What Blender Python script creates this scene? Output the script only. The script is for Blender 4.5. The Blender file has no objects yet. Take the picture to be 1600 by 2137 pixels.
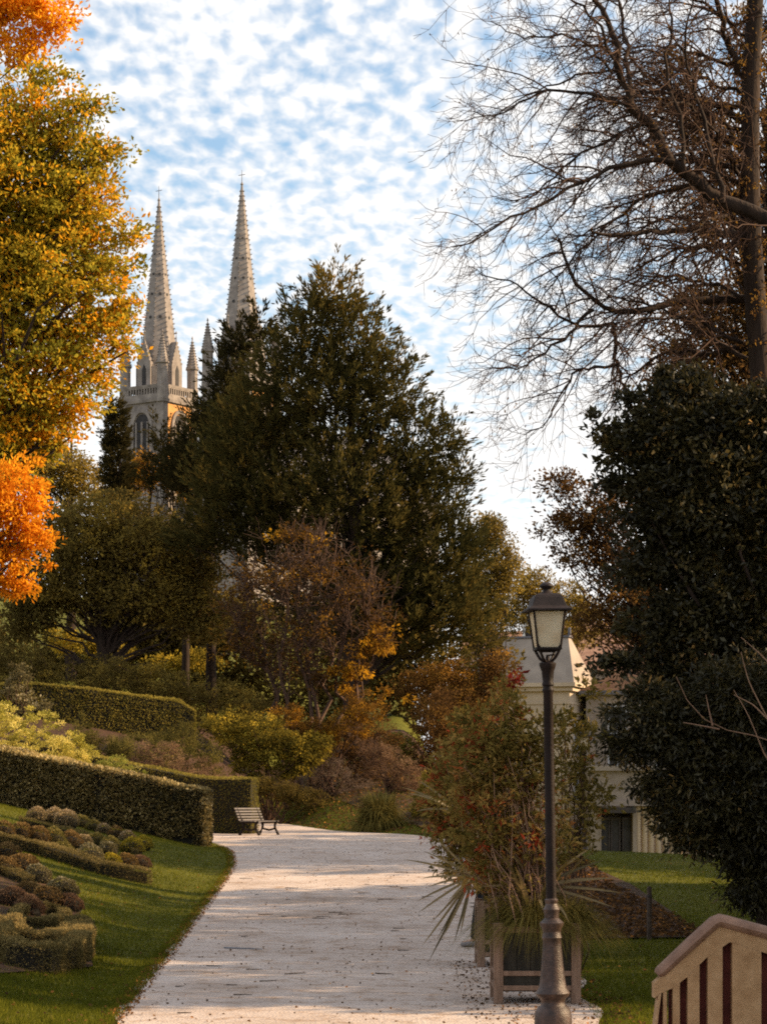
import bpy, math, random
import numpy as np
from mathutils import Vector, Matrix

R = math.radians
rng = np.random.default_rng(7)
random.seed(7)
sc = bpy.context.scene
COL = sc.collection

# ------------------------------------------------------------------ camera, world, sun
F, YH, CAMZ = 5000.0, 1680.0, 2.0       # focal length in photo pixels, horizon row, eye height
cam_d = bpy.data.cameras.new('camera')
cam = bpy.data.objects.new('camera', cam_d)
COL.objects.link(cam)
cam.location = (0, 0, CAMZ)
cam.rotation_euler = (R(90), 0, 0)
cam_d.sensor_fit = 'VERTICAL'
cam_d.sensor_height = 36
cam_d.lens = F / 2137 * 36
cam_d.shift_y = (YH - 1068.5) / 2137
cam_d.clip_start = 0.5
cam_d.clip_end = 9000
sc.camera = cam

SUN_AZ, SUN_EL = 6.0, 27.0              # degrees from +X towards +Y; elevation
sdir = Vector((math.cos(R(SUN_AZ)) * math.cos(R(SUN_EL)), math.sin(R(SUN_AZ)) * math.cos(R(SUN_EL)), math.sin(R(SUN_EL))))
sun_d = bpy.data.lights.new('sun', 'SUN')
sun_d.energy = 5.0
sun_d.angle = R(0.6)
sun_d.color = (1.0, 0.74, 0.45)
sun = bpy.data.objects.new('sun', sun_d)
COL.objects.link(sun)
sun.rotation_euler = sdir.to_track_quat('Z', 'Y').to_euler()

w = bpy.data.worlds.new('World')
sc.world = w
w.use_nodes = True
nt = w.node_tree
for n in list(nt.nodes):
    nt.nodes.remove(n)
def wn(t, **k):
    n = nt.nodes.new(t)
    for a, b in k.items():
        setattr(n, a, b)
    return n
L = nt.links.new
def wmath(op, a, b=None, clamp=False):
    n = wn('ShaderNodeMath', operation=op, use_clamp=clamp)
    for i, v in enumerate((a, b)):
        if v is None: continue
        if hasattr(v, 'links'): L(v, n.inputs[i])
        else: n.inputs[i].default_value = v
    return n.outputs[0]
def wrange(v, a, b, c=0.0, d=1.0):
    n = wn('ShaderNodeMapRange', interpolation_type='SMOOTHSTEP')
    L(v, n.inputs[0])
    for i, x in enumerate((a, b, c, d)):
        n.inputs[i + 1].default_value = x
    return n.outputs[0]
sky = wn('ShaderNodeTexSky', sky_type='NISHITA', sun_disc=False)
sky.sun_elevation = R(SUN_EL)
sky.sun_rotation = R(90 - SUN_AZ)
sky.air_density = 1.0
sky.dust_density = 0.6
sky.ozone_density = 1.6
tc = wn('ShaderNodeTexCoord')
sep = wn('ShaderNodeSeparateXYZ')
L(tc.outputs['Generated'], sep.inputs[0])
zc = wmath('ADD', wmath('MAXIMUM', sep.outputs[2], 0.0), 0.10)
comb = wn('ShaderNodeCombineXYZ')
L(wmath('DIVIDE', sep.outputs[0], zc), comb.inputs[0])
L(wmath('DIVIDE', sep.outputs[1], zc), comb.inputs[1])
def wnoise(scale, detail, rough, dist=0.0, off=(0, 0, 0), sc3=(1, 1, 1)):
    m = wn('ShaderNodeMapping')
    m.inputs['Location'].default_value = off
    m.inputs['Scale'].default_value = sc3
    L(comb.outputs[0], m.inputs[0])
    n = wn('ShaderNodeTexNoise')
    n.inputs['Scale'].default_value = scale
    n.inputs['Detail'].default_value = detail
    n.inputs['Roughness'].default_value = rough
    n.inputs['Distortion'].default_value = dist
    L(m.outputs[0], n.inputs['Vector'])
    return n.outputs[0]
small = wnoise(42.0, 3.0, 0.45, 0.2, (3.1, 1.7, 0), (1.0, 0.50, 1))
mid = wnoise(3.4, 2.0, 0.5, 0.0, (0.4, 5.2, 0))
big = wnoise(0.9, 2.0, 0.5, 0.0, (1.9, 2.2, 0))
# a bit more cover low down, where one looks through more of the cloud layer
low = wrange(sep.outputs[2], 0.02, 0.26, 0.32, 0.0)
v = wmath('ADD', wmath('ADD', wmath('MULTIPLY', small, 1.0), wmath('MULTIPLY', mid, 0.52)), wmath('ADD', wmath('MULTIPLY', big, 0.30), low))
cover = wrange(v, 0.62, 1.06)
core = wrange(v, 0.82, 1.10)
ccol = wn('ShaderNodeMix', data_type='RGBA')
ccol.inputs[6].default_value = (3.4, 3.5, 3.65, 1)
ccol.inputs[7].default_value = (4.0, 3.95, 3.88, 1)
L(core, ccol.inputs[0])
skyg = wn('ShaderNodeMix', data_type='RGBA', blend_type='MULTIPLY')
skyg.inputs[0].default_value = 1.0
skyg.inputs[7].default_value = (0.80, 0.80, 0.745, 1)
L(sky.outputs[0], skyg.inputs[6])
mx = wn('ShaderNodeMix', data_type='RGBA')
L(cover, mx.inputs[0])
L(skyg.outputs[2], mx.inputs[6])
L(ccol.outputs[2], mx.inputs[7])
bg = wn('ShaderNodeBackground')
bg.inputs[1].default_value = 0.15
L(mx.outputs[2], bg.inputs[0])
out = wn('ShaderNodeOutputWorld')
L(bg.outputs[0], out.inputs[0])

sc.view_settings.view_transform = 'Standard'
sc.view_settings.look = 'None'
sc.view_settings.exposure = 0.88
sc.view_settings.gamma = 1.0
sc.view_settings.use_curve_mapping = False
sc.cycles.max_bounces = 5
sc.cycles.diffuse_bounces = 3
sc.cycles.glossy_bounces = 2
sc.cycles.transmission_bounces = 3
sc.cycles.transparent_max_bounces = 4
sc.cycles.caustics_reflective = False
sc.cycles.caustics_refractive = False
sc.cycles.use_denoising = False
sc.render.filter_size = 1.7 if hasattr(sc.render, 'filter_size') else 1.5
try:
    sc.cycles.filter_width = 1.9
except Exception:
    pass

# ------------------------------------------------------------------ materials
def mat(name):
    m = bpy.data.materials.new(name)
    m.use_nodes = True
    t = m.node_tree
    t.nodes.clear()
    o = t.nodes.new('ShaderNodeOutputMaterial')
    return m, t, o
def nd(t, ty, ins=None, **k):
    n = t.nodes.new(ty)
    for a, b in k.items():
        setattr(n, a, b)
    for a, b in (ins or {}).items():
        if hasattr(b, 'links'): t.links.new(b, n.inputs[a])
        else: n.inputs[a].default_value = b
    return n
def ramp(t, fac, stops, interp='LINEAR'):
    n = t.nodes.new('ShaderNodeValToRGB')
    n.color_ramp.interpolation = interp
    e = n.color_ramp.elements
    while len(e) < len(stops): e.new(0.5)
    for i, (p, c) in enumerate(stops):
        e[i].position = p
        e[i].color = (*c, 1)
    t.links.new(fac, n.inputs[0])
    return n.outputs[0]
def leaf_mat(name, stops, trans=0.35, gloss=0.0):
    m, t, o = mat(name)
    a = nd(t, 'ShaderNodeAttribute', attribute_name='tint')
    c = ramp(t, a.outputs['Fac'], stops)
    d = nd(t, 'ShaderNodeBsdfDiffuse', {'Color': c})
    tr = nd(t, 'ShaderNodeBsdfTranslucent', {'Color': c})
    mx = nd(t, 'ShaderNodeMixShader', {0: trans, 1: d.outputs[0], 2: tr.outputs[0]})
    last = mx.outputs[0]
    if gloss:
        g = nd(t, 'ShaderNodeBsdfGlossy', {'Color': (0.9, 0.9, 0.9, 1), 'Roughness': 0.42})
        last = nd(t, 'ShaderNodeMixShader', {0: gloss, 1: last, 2: g.outputs[0]}).outputs[0]
    t.links.new(last, o.inputs[0])
    return m
def surf_mat(name, stops, scale=8.0, rough=0.8, bump=0.2, bscale=60.0, metal=0.0, detail=5.0, coord='Object', sc3=(1, 1, 1), spec=0.3):
    m, t, o = mat(name)
    co = nd(t, 'ShaderNodeTexCoord')
    mp = nd(t, 'ShaderNodeMapping', {0: co.outputs[coord], 'Scale': sc3})
    n1 = nd(t, 'ShaderNodeTexNoise', {'Vector': mp.outputs[0], 'Scale': scale, 'Detail': detail, 'Roughness': 0.6})
    c = ramp(t, n1.outputs[0], stops)
    n2 = nd(t, 'ShaderNodeTexNoise', {'Vector': mp.outputs[0], 'Scale': bscale, 'Detail': 3.0})
    b = nd(t, 'ShaderNodeBump', {'Strength': bump, 'Distance': 0.02, 'Height': n2.outputs[0]})
    p = nd(t, 'ShaderNodeBsdfPrincipled', {'Base Color': c, 'Roughness': rough, 'Metallic': metal, 'Normal': b.outputs[0], 'Specular IOR Level': spec})
    t.links.new(p.outputs[0], o.inputs[0])
    return m
def s2(a, b, p0=0.3, p1=0.7):
    return [(p0, a), (p1, b)]

M = {}
M['bark'] = surf_mat('bark', s2((0.035, 0.022, 0.015), (0.11, 0.07, 0.045)), 6, 0.9, 0.8, 30, sc3=(1, 1, 0.25))
M['bark_dark'] = surf_mat('bark_dark', s2((0.015, 0.009, 0.006), (0.05, 0.030, 0.020)), 6, 0.95, 0.8, 30, sc3=(1, 1, 0.25))
M['twig'] = surf_mat('twig', s2((0.045, 0.022, 0.014), (0.10, 0.052, 0.030)), 2, 0.9, 0.1, 30)
M['twig_pale'] = surf_mat('twig_pale', s2((0.20, 0.11, 0.07), (0.36, 0.22, 0.14)), 2, 0.9, 0.1, 30)
M['reddish_twig'] = surf_mat('reddish_twig', s2((0.05, 0.028, 0.018), (0.12, 0.065, 0.04)), 2, 0.9, 0.1, 30)
M['olive_orange'] = leaf_mat('olive_orange_leaves', [(0, (0.17, 0.16, 0.022)), (0.36, (0.36, 0.3, 0.034)), (0.6, (0.56, 0.38, 0.032)), (0.8, (0.78, 0.38, 0.02)), (1, (0.88, 0.37, 0.016))], 0.55)
M['orange'] = leaf_mat('orange_leaves', [(0, (0.62, 0.22, 0.014)), (0.5, (0.88, 0.38, 0.02)), (1, (0.95, 0.52, 0.04))], 0.6)
M['yew'] = leaf_mat('yew_needles', [(0, (0.036, 0.034, 0.012)), (0.5, (0.09, 0.074, 0.022)), (0.85, (0.19, 0.13, 0.032)), (1, (0.28, 0.17, 0.035))], 0.33)
M['dark'] = leaf_mat('dark_glossy_leaves', [(0, (0.024, 0.021, 0.009)), (0.6, (0.062, 0.052, 0.019)), (0.9, (0.16, 0.11, 0.035)), (1, (0.38, 0.22, 0.07))], 0.28, 0.02)
M['cypress'] = leaf_mat('cypress_needles', [(0, (0.028, 0.024, 0.009)), (1, (0.085, 0.066, 0.024))], 0.2)
M['brown'] = leaf_mat('brown_leaves', [(0, (0.085, 0.045, 0.018)), (0.5, (0.2, 0.105, 0.035)), (0.8, (0.32, 0.18, 0.04)), (1, (0.46, 0.23, 0.035))], 0.4)
M['olive'] = leaf_mat('dark_olive_leaves', [(0, (0.095, 0.07, 0.021)), (0.5, (0.21, 0.15, 0.04)), (0.85, (0.35, 0.245, 0.05)), (1, (0.47, 0.31, 0.055))], 0.45)
M['goldbrown'] = leaf_mat('gold_and_brown_leaves', [(0, (0.09, 0.045, 0.014)), (0.4, (0.21, 0.105, 0.022)), (0.7, (0.44, 0.22, 0.02)), (1, (0.68, 0.34, 0.02))], 0.4)
M['yellowgreen'] = leaf_mat('yellow_green_leaves', [(0, (0.07, 0.058, 0.014)), (0.5, (0.21, 0.16, 0.026)), (0.8, (0.44, 0.31, 0.04)), (1, (0.62, 0.43, 0.05))], 0.4)
M['goldbush'] = leaf_mat('gold_leaves', [(0, (0.16, 0.15, 0.025)), (0.5, (0.44, 0.38, 0.07)), (1, (0.8, 0.66, 0.2))], 0.4)
M['hedge'] = leaf_mat('hedge_leaves', [(0, (0.04, 0.033, 0.012)), (0.5, (0.2, 0.15, 0.055)), (0.85, (0.42, 0.31, 0.12)), (1, (0.6, 0.46, 0.2))], 0.28, 0.02)
M['clipped'] = leaf_mat('clipped_yew_leaves', [(0, (0.11, 0.095, 0.024)), (0.6, (0.25, 0.2, 0.045)), (1, (0.42, 0.33, 0.07))], 0.4)
M['boxhedge'] = leaf_mat('box_leaves', [(0, (0.05, 0.042, 0.018)), (0.6, (0.17, 0.13, 0.048)), (1, (0.36, 0.26, 0.1))], 0.3)
M['greybrown'] = leaf_mat('grey_brown_leaves', [(0.0, (0.09, 0.06, 0.045)), (0.5, (0.20, 0.14, 0.10)), (1.0, (0.36, 0.27, 0.20))], 0.3)
M['purple'] = leaf_mat('purple_brown_leaves', [(0, (0.08, 0.045, 0.028)), (0.6, (0.19, 0.11, 0.065)), (1, (0.34, 0.21, 0.11))], 0.35)
M['feather'] = leaf_mat('white_plumes', [(0.0, (0.30, 0.24, 0.15)), (0.5, (0.58, 0.49, 0.33)), (1.0, (0.80, 0.72, 0.54))], 0.4)
M['grassy'] = leaf_mat('grass_clump_blades', [(0, (0.08, 0.068, 0.02)), (0.6, (0.2, 0.16, 0.042)), (1, (0.38, 0.29, 0.09))], 0.4)
M['palegrass'] = leaf_mat('pale_green_grass', [(0.0, (0.12, 0.13, 0.025)), (0.6, (0.26, 0.27, 0.05)), (1.0, (0.42, 0.36, 0.10))], 0.4)
M['lawnblade'] = leaf_mat('lawn_blades', [(0, (0.06, 0.066, 0.008)), (0.5, (0.115, 0.12, 0.013)), (0.9, (0.2, 0.185, 0.022)), (1, (0.3, 0.21, 0.06))], 0.45)
M['redleaf'] = leaf_mat('red_leaves', [(0, (0.09, 0.014, 0.01)), (1, (0.28, 0.035, 0.022))], 0.35)
M['bamboo'] = leaf_mat('planter_leaves', [(0, (0.1, 0.08, 0.02)), (0.45, (0.24, 0.175, 0.045)), (0.75, (0.4, 0.26, 0.08)), (0.9, (0.34, 0.13, 0.04)), (1, (0.4, 0.07, 0.03))], 0.4)
M['strap'] = leaf_mat('strap_leaf', [(0, (0.09, 0.07, 0.026)), (1, (0.27, 0.19, 0.085))], 0.25, 0.02)
M['litter'] = leaf_mat('fallen_leaves', [(0.0, (0.06, 0.035, 0.02)), (0.6, (0.17, 0.085, 0.03)), (0.85, (0.36, 0.15, 0.04)), (1.0, (0.52, 0.24, 0.05))], 0.2)
M['pinkmound'] = leaf_mat('pale_pink_flowers', [(0, (0.13, 0.1, 0.045)), (0.55, (0.33, 0.24, 0.12)), (1, (0.8, 0.58, 0.38))], 0.3)
M['greenmound'] = leaf_mat('faded_green_flowers', [(0, (0.07, 0.06, 0.02)), (0.6, (0.22, 0.18, 0.05)), (1, (0.46, 0.34, 0.14))], 0.3)
M['yellowmound'] = leaf_mat('yellow_flowers', [(0, (0.12, 0.1, 0.02)), (0.55, (0.34, 0.26, 0.03)), (1, (0.74, 0.54, 0.05))], 0.3)
M['brownmound'] = leaf_mat('faded_brown_flowers', [(0, (0.07, 0.045, 0.02)), (0.6, (0.22, 0.135, 0.05)), (1, (0.42, 0.27, 0.11))], 0.3)
M['whitemound'] = leaf_mat('pale_white_flowers', [(0, (0.1, 0.08, 0.035)), (0.6, (0.22, 0.18, 0.085)), (1, (0.58, 0.5, 0.33))], 0.3)
M['stone'] = surf_mat('limestone', [(0.30, (0.17, 0.145, 0.13)), (0.55, (0.28, 0.24, 0.215)), (0.75, (0.37, 0.32, 0.28))], 0.9, 0.9, 0.3, 4, detail=8)
M['panel_orange'] = surf_mat('orange_panel_surface', s2((0.50, 0.24, 0.08), (0.66, 0.34, 0.12)), 0.5, 0.9, 0.3, 4)
M['recess'] = surf_mat('dark_opening', s2((0.02, 0.018, 0.018), (0.05, 0.045, 0.045)), 3, 0.7, 0.0)
M['slate'] = surf_mat('slate', s2((0.10, 0.10, 0.12), (0.18, 0.17, 0.19)), 1.5, 0.7, 0.3, 12)
M['tiles'] = surf_mat('clay_tiles', [(0.3, (0.24, 0.12, 0.075)), (0.7, (0.44, 0.25, 0.16))], 1.2, 0.85, 0.6, 14, sc3=(1, 3, 3))
M['render'] = surf_mat('pale_render', s2((0.24, 0.195, 0.16), (0.36, 0.295, 0.24)), 0.9, 0.9, 0.3, 10)
M['render_warm'] = surf_mat('cream_render', s2((0.44, 0.34, 0.245), (0.58, 0.46, 0.34)), 0.5, 0.9, 0.15, 8)
M['whitewash'] = surf_mat('white_paint', s2((0.66, 0.66, 0.64), (0.80, 0.80, 0.78)), 2, 0.7, 0.1)
M['shutter'] = surf_mat('grey_shutter', s2((0.36, 0.36, 0.38), (0.50, 0.50, 0.52)), 2, 0.6, 0.1)
M['glass'] = surf_mat('window_glass', s2((0.03, 0.028, 0.028), (0.07, 0.065, 0.062)), 1, 0.5, 0.0, spec=0.12)
M['darkwood'] = surf_mat('dark_joinery', s2((0.03, 0.024, 0.022), (0.07, 0.055, 0.05)), 3, 0.6, 0.1)
M['iron'] = surf_mat('cast_iron_paint', [(0.3, (0.010, 0.006, 0.005)), (0.7, (0.024, 0.014, 0.012))], 9, 0.55, 0.25, 90, spec=0.15)
M['iron_base'] = surf_mat('worn_iron_paint', [(0.3, (0.022, 0.013, 0.010)), (0.55, (0.06, 0.036, 0.028)), (0.75, (0.11, 0.066, 0.05))], 14, 0.42, 0.35, 90, spec=0.35)
M['hood'] = surf_mat('lamp_hood_metal', s2((0.014, 0.010, 0.010), (0.034, 0.024, 0.024)), 12, 0.6, 0.2, 90, spec=0.2)
M['planter_frame'] = surf_mat('weathered_planter_wood', [(0.3, (0.17, 0.105, 0.070)), (0.7, (0.32, 0.205, 0.145))], 7, 0.85, 0.4, 60, sc3=(3, 3, 0.5))
M['planter_board'] = surf_mat('dark_planter_board', s2((0.018, 0.016, 0.012), (0.045, 0.038, 0.028)), 7, 0.8, 0.4, 60, sc3=(3, 3, 0.5))
M['soil'] = surf_mat('soil', s2((0.03, 0.018, 0.012), (0.08, 0.05, 0.035)), 8, 0.95, 0.8, 50)
M['balus'] = surf_mat('balustrade_render', [(0.3, (0.33, 0.185, 0.088)), (0.55, (0.44, 0.265, 0.135)), (0.7, (0.52, 0.33, 0.185))], 9, 0.85, 0.6, 160, detail=9)
M['coping'] = surf_mat('balustrade_coping', [(0.3, (0.15, 0.078, 0.050)), (0.7, (0.30, 0.175, 0.12))], 7, 0.7, 0.4, 120)
M['oxide'] = surf_mat('oxide_red_paint', s2((0.075, 0.014, 0.010), (0.13, 0.028, 0.02)), 9, 0.75, 0.2, 90)
M['bench_slat'] = surf_mat('pale_bench_slat', s2((0.075, 0.062, 0.056), (0.15, 0.128, 0.118)), 12, 0.6, 0.2, 60)
M['stake'] = surf_mat('stake_wood', s2((0.04, 0.028, 0.02), (0.10, 0.07, 0.05)), 12, 0.9, 0.4, 60)
M['skin'] = surf_mat('skin', s2((0.42, 0.25, 0.18), (0.50, 0.31, 0.23)), 8, 0.6, 0.0)
M['darkcloth'] = surf_mat('dark_cloth', s2((0.012, 0.012, 0.016), (0.03, 0.03, 0.036)), 12, 0.9, 0.3)
M['greycloth'] = surf_mat('grey_cloth', s2((0.30, 0.30, 0.33), (0.42, 0.42, 0.46)), 12, 0.9, 0.3)
M['hair'] = surf_mat('dark_hair', s2((0.02, 0.012, 0.008), (0.05, 0.03, 0.02)), 20, 0.7, 0.3)
M['shoe'] = surf_mat('grey_shoe', s2((0.16, 0.15, 0.16), (0.28, 0.26, 0.27)), 12, 0.7, 0.1)
M['inner'] = surf_mat('core_shade', s2((0.010, 0.009, 0.006), (0.022, 0.018, 0.012)), 6, 1.0, 0.0)  # near-black; shade inside hedges and cushions put into the colour
M['stick'] = surf_mat('grey_stick', s2((0.10, 0.11, 0.13), (0.22, 0.23, 0.26)), 12, 0.9, 0.1)

# frosted lamp glass
m, t, o = mat('frosted_lamp_glass')
co = nd(t, 'ShaderNodeTexCoord')
nz = nd(t, 'ShaderNodeTexNoise', {'Vector': co.outputs['Object'], 'Scale': 7.0, 'Detail': 4.0})
c = ramp(t, nz.outputs[0], s2((0.74, 0.58, 0.38), (0.86, 0.74, 0.54)))
d = nd(t, 'ShaderNodeBsdfDiffuse', {'Color': c})
tr = nd(t, 'ShaderNodeBsdfTranslucent', {'Color': c})
g = nd(t, 'ShaderNodeBsdfGlossy', {'Roughness': 0.25})
a = nd(t, 'ShaderNodeMixShader', {0: 0.32, 1: d.outputs[0], 2: tr.outputs[0]})
b = nd(t, 'ShaderNodeMixShader', {0: 0.05, 1: a.outputs[0], 2: g.outputs[0]})
t.links.new(b.outputs[0], o.inputs[0])
M['frost'] = m

# gravel
m, t, o = mat('gravel')
co = nd(t, 'ShaderNodeTexCoord')
vec = co.outputs['Object']
n1 = nd(t, 'ShaderNodeTexNoise', {'Vector': vec, 'Scale': 0.45, 'Detail': 4.0, 'Roughness': 0.6})
n2 = nd(t, 'ShaderNodeTexNoise', {'Vector': vec, 'Scale': 26.0, 'Detail': 5.0, 'Roughness': 0.75})
n3 = nd(t, 'ShaderNodeTexNoise', {'Vector': vec, 'Scale': 3.2, 'Detail': 6.0, 'Roughness': 0.7})
vo = nd(t, 'ShaderNodeTexVoronoi', {'Vector': vec, 'Scale': 38.0})
c1 = ramp(t, n1.outputs[0], [(0.30, (0.37, 0.285, 0.23)), (0.45, (0.49, 0.40, 0.345)), (0.70, (0.58, 0.49, 0.435))])
c2 = ramp(t, n2.outputs[0], [(0.30, (0.62, 0.58, 0.56)), (0.50, (1.0, 1.0, 1.0)), (0.7, (1.14, 1.13, 1.12))])
c3 = ramp(t, n3.outputs[0], [(0.36, (0.72, 0.63, 0.54)), (0.50, (1, 1, 1))])
k = nd(t, 'ShaderNodeMix', {0: 1.0, 6: c1, 7: c2}, data_type='RGBA', blend_type='MULTIPLY')
k2 = nd(t, 'ShaderNodeMix', {0: 1.0, 6: k.outputs[2], 7: c3}, data_type='RGBA', blend_type='MULTIPLY')
h = nd(t, 'ShaderNodeMath', {0: vo.outputs['Distance'], 1: n2.outputs[0]}, operation='ADD')
bp = nd(t, 'ShaderNodeBump', {'Strength': 0.7, 'Distance': 0.012, 'Height': h.outputs[0]})
p = nd(t, 'ShaderNodeBsdfPrincipled', {'Base Color': k2.outputs[2], 'Roughness': 0.95, 'Specular IOR Level': 0.1, 'Normal': bp.outputs[0]})
t.links.new(p.outputs[0], o.inputs[0])
M['gravel'] = m
# lawn soil
def ground_mat(name, s1_, s2_, a=0.5, b=9.0):
    m, t, o = mat(name)
    co = nd(t, 'ShaderNodeTexCoord')
    vec = co.outputs['Object']
    n1 = nd(t, 'ShaderNodeTexNoise', {'Vector': vec, 'Scale': a, 'Detail': 5.0, 'Roughness': 0.6})
    n2 = nd(t, 'ShaderNodeTexNoise', {'Vector': vec, 'Scale': b, 'Detail': 6.0, 'Roughness': 0.75})
    c1 = ramp(t, n1.outputs[0], s1_)
    c2 = ramp(t, n2.outputs[0], s2_)
    k = nd(t, 'ShaderNodeMix', {0: 1.0, 6: c1, 7: c2}, data_type='RGBA', blend_type='MULTIPLY')
    bp = nd(t, 'ShaderNodeBump', {'Strength': 1.0, 'Distance': 0.05, 'Height': n2.outputs[0]})
    p = nd(t, 'ShaderNodeBsdfPrincipled', {'Base Color': k.outputs[2], 'Roughness': 0.95, 'Specular IOR Level': 0.1, 'Normal': bp.outputs[0]})
    t.links.new(p.outputs[0], o.inputs[0])
    return m
M['lawn'] = ground_mat('lawn', [(0.3, (0.080, 0.082, 0.012)), (0.7, (0.13, 0.125, 0.017))], [(0.3, (0.5, 0.5, 0.45)), (0.6, (1.1, 1.1, 1.0))], 0.6, 12)
M['mulch'] = ground_mat('mulch', [(0.3, (0.045, 0.028, 0.020)), (0.7, (0.085, 0.050, 0.034))], [(0.35, (0.4, 0.4, 0.4)), (0.6, (1.3, 1.2, 1.1))], 1.2, 8)

# ------------------------------------------------------------------ object helpers
def link(o, parent=None):
    COL.objects.link(o)
    if parent is not None: o.parent = parent
    return o
def thing(name, label, cat, loc=(0, 0, 0), rz=0.0, group=None):
    o = bpy.data.objects.new(name, None)
    o.empty_display_size = 0.3
    o.location = loc
    o.rotation_euler = (0, 0, rz)
    return tag(link(o), label, cat, group)
def tag(o, label, cat, group=None, kind=None):
    if label: o['label'] = label
    if cat: o['category'] = cat
    if group: o['group'] = group
    if kind: o['kind'] = kind
    return o
def rawmesh(name, V, Fs, material, parent=None, tint=None, smooth=False, kind=None, loc=None):
    """V Nx3 array; Fs list of face index arrays (each KxN same size) or list of tuples."""
    me = bpy.data.meshes.new(name)
    V = np.asarray(V, dtype=np.float32)
    if isinstance(Fs, np.ndarray): Fs = [Fs]
    if len(Fs) and isinstance(Fs[0], np.ndarray):
        loops = np.concatenate([f.ravel() for f in Fs]).astype(np.int32)
        tot = np.concatenate([np.full(len(f), f.shape[1]) for f in Fs]).astype(np.int32)
    else:
        loops = np.array([i for f in Fs for i in f], dtype=np.int32)
        tot = np.array([len(f) for f in Fs], dtype=np.int32)
    start = np.concatenate([[0], np.cumsum(tot)[:-1]]).astype(np.int32)
    me.vertices.add(len(V)); me.vertices.foreach_set('co', V.ravel())
    me.loops.add(len(loops)); me.loops.foreach_set('vertex_index', loops)
    me.polygons.add(len(tot)); me.polygons.foreach_set('loop_start', start)
    me.polygons.foreach_set('loop_total', tot)
    me.polygons.foreach_set('use_smooth', np.full(len(tot), bool(smooth), dtype=bool))
    if tint is not None:
        a = me.attributes.new('tint', 'FLOAT', 'FACE')
        a.data.foreach_set('value', np.clip(tint, 0, 1).astype(np.float32))
    me.update(calc_edges=True)
    if isinstance(material, str): material = M[material]
    me.materials.append(material)
    o = bpy.data.objects.new(name, me)
    if loc is not None: o.location = loc
    if kind: o['kind'] = kind
    return link(o, parent)

class MB:
    """collects solid shapes into one mesh"""
    def __init__(s): s.v = []; s.f = []
    def add(s, vs, fs):
        b = len(s.v)
        s.v += [tuple(map(float, p)) for p in vs]
        s.f += [tuple(i + b for i in f) for f in fs]
        return s
    def box(s, c, d, rz=0.0, mtx=None):
        x, y, z = d[0] / 2, d[1] / 2, d[2] / 2
        vs = [Vector((sx * x, sy * y, sz * z)) for sz in (-1, 1) for sy in (-1, 1) for sx in (-1, 1)]
        m = mtx if mtx is not None else Matrix.Rotation(rz, 3, 'Z')
        vs = [m @ p + Vector(c) for p in vs]
        return s.add(vs, [(0, 2, 3, 1), (4, 5, 7, 6), (0, 1, 5, 4), (2, 6, 7, 3), (0, 4, 6, 2), (1, 3, 7, 5)])
    def lathe(s, prof, n=24, c=(0, 0), square=False):
        rot = math.pi / n if square else 0
        k = 1 / math.cos(math.pi / n) if square else 1
        vs = []
        for r, z in prof:
            for i in range(n):
                a = 2 * math.pi * i / n + rot
                vs.append((c[0] + r * k * math.cos(a), c[1] + r * k * math.sin(a), z))
        fs = []
        for j in range(len(prof) - 1):
            for i in range(n):
                i2 = (i + 1) % n
                fs.append((j * n + i, j * n + i2, (j + 1) * n + i2, (j + 1) * n + i))
        fs.append(tuple(range(n))[::-1])
        fs.append(tuple((len(prof) - 1) * n + i for i in range(n)))
        return s.add(vs, fs)
    def prism(s, poly, y0, y1, axis='y'):
        """poly in (x,z), extruded along y"""
        n = len(poly)
        if axis == 'y':
            vs = [(x, y0, z) for x, z in poly] + [(x, y1, z) for x, z in poly]
        elif axis == 'x':
            vs = [(y0, x, z) for x, z in poly] + [(y1, x, z) for x, z in poly]
        else:
            vs = [(x, z, y0) for x, z in poly] + [(x, z, y1) for x, z in poly]
        fs = [tuple(range(n)), tuple(range(2 * n - 1, n - 1, -1))]
        for i in range(n):
            j = (i + 1) % n
            fs.append((i, i + n, j + n, j))
        return s.add(vs, fs)
    def tube(s, pts, rads, n=6):
        V, Q = tube_arrays([(np.array(pts, float), np.array(rads, float))], n)
        return s.add(V, [tuple(q) for f in Q for q in f])
    def build(s, name, material, parent=None, bevel=0.0, smooth=False, kind=None, loc=None):
        o = rawmesh(name, np.array(s.v), s.f, material, parent, smooth=smooth, kind=kind, loc=loc)
        import bmesh
        bm = bmesh.new(); bm.from_mesh(o.data)
        bmesh.ops.recalc_face_normals(bm, faces=bm.faces[:])
        bm.to_mesh(o.data); bm.free()
        if bevel:
            b = o.modifiers.new('bevel', 'BEVEL'); b.width = bevel; b.segments = 2; b.limit_method = 'ANGLE'
        if smooth:
            try: o.data.set_sharp_from_angle(angle=R(38))
            except Exception: pass
        return o

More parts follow.
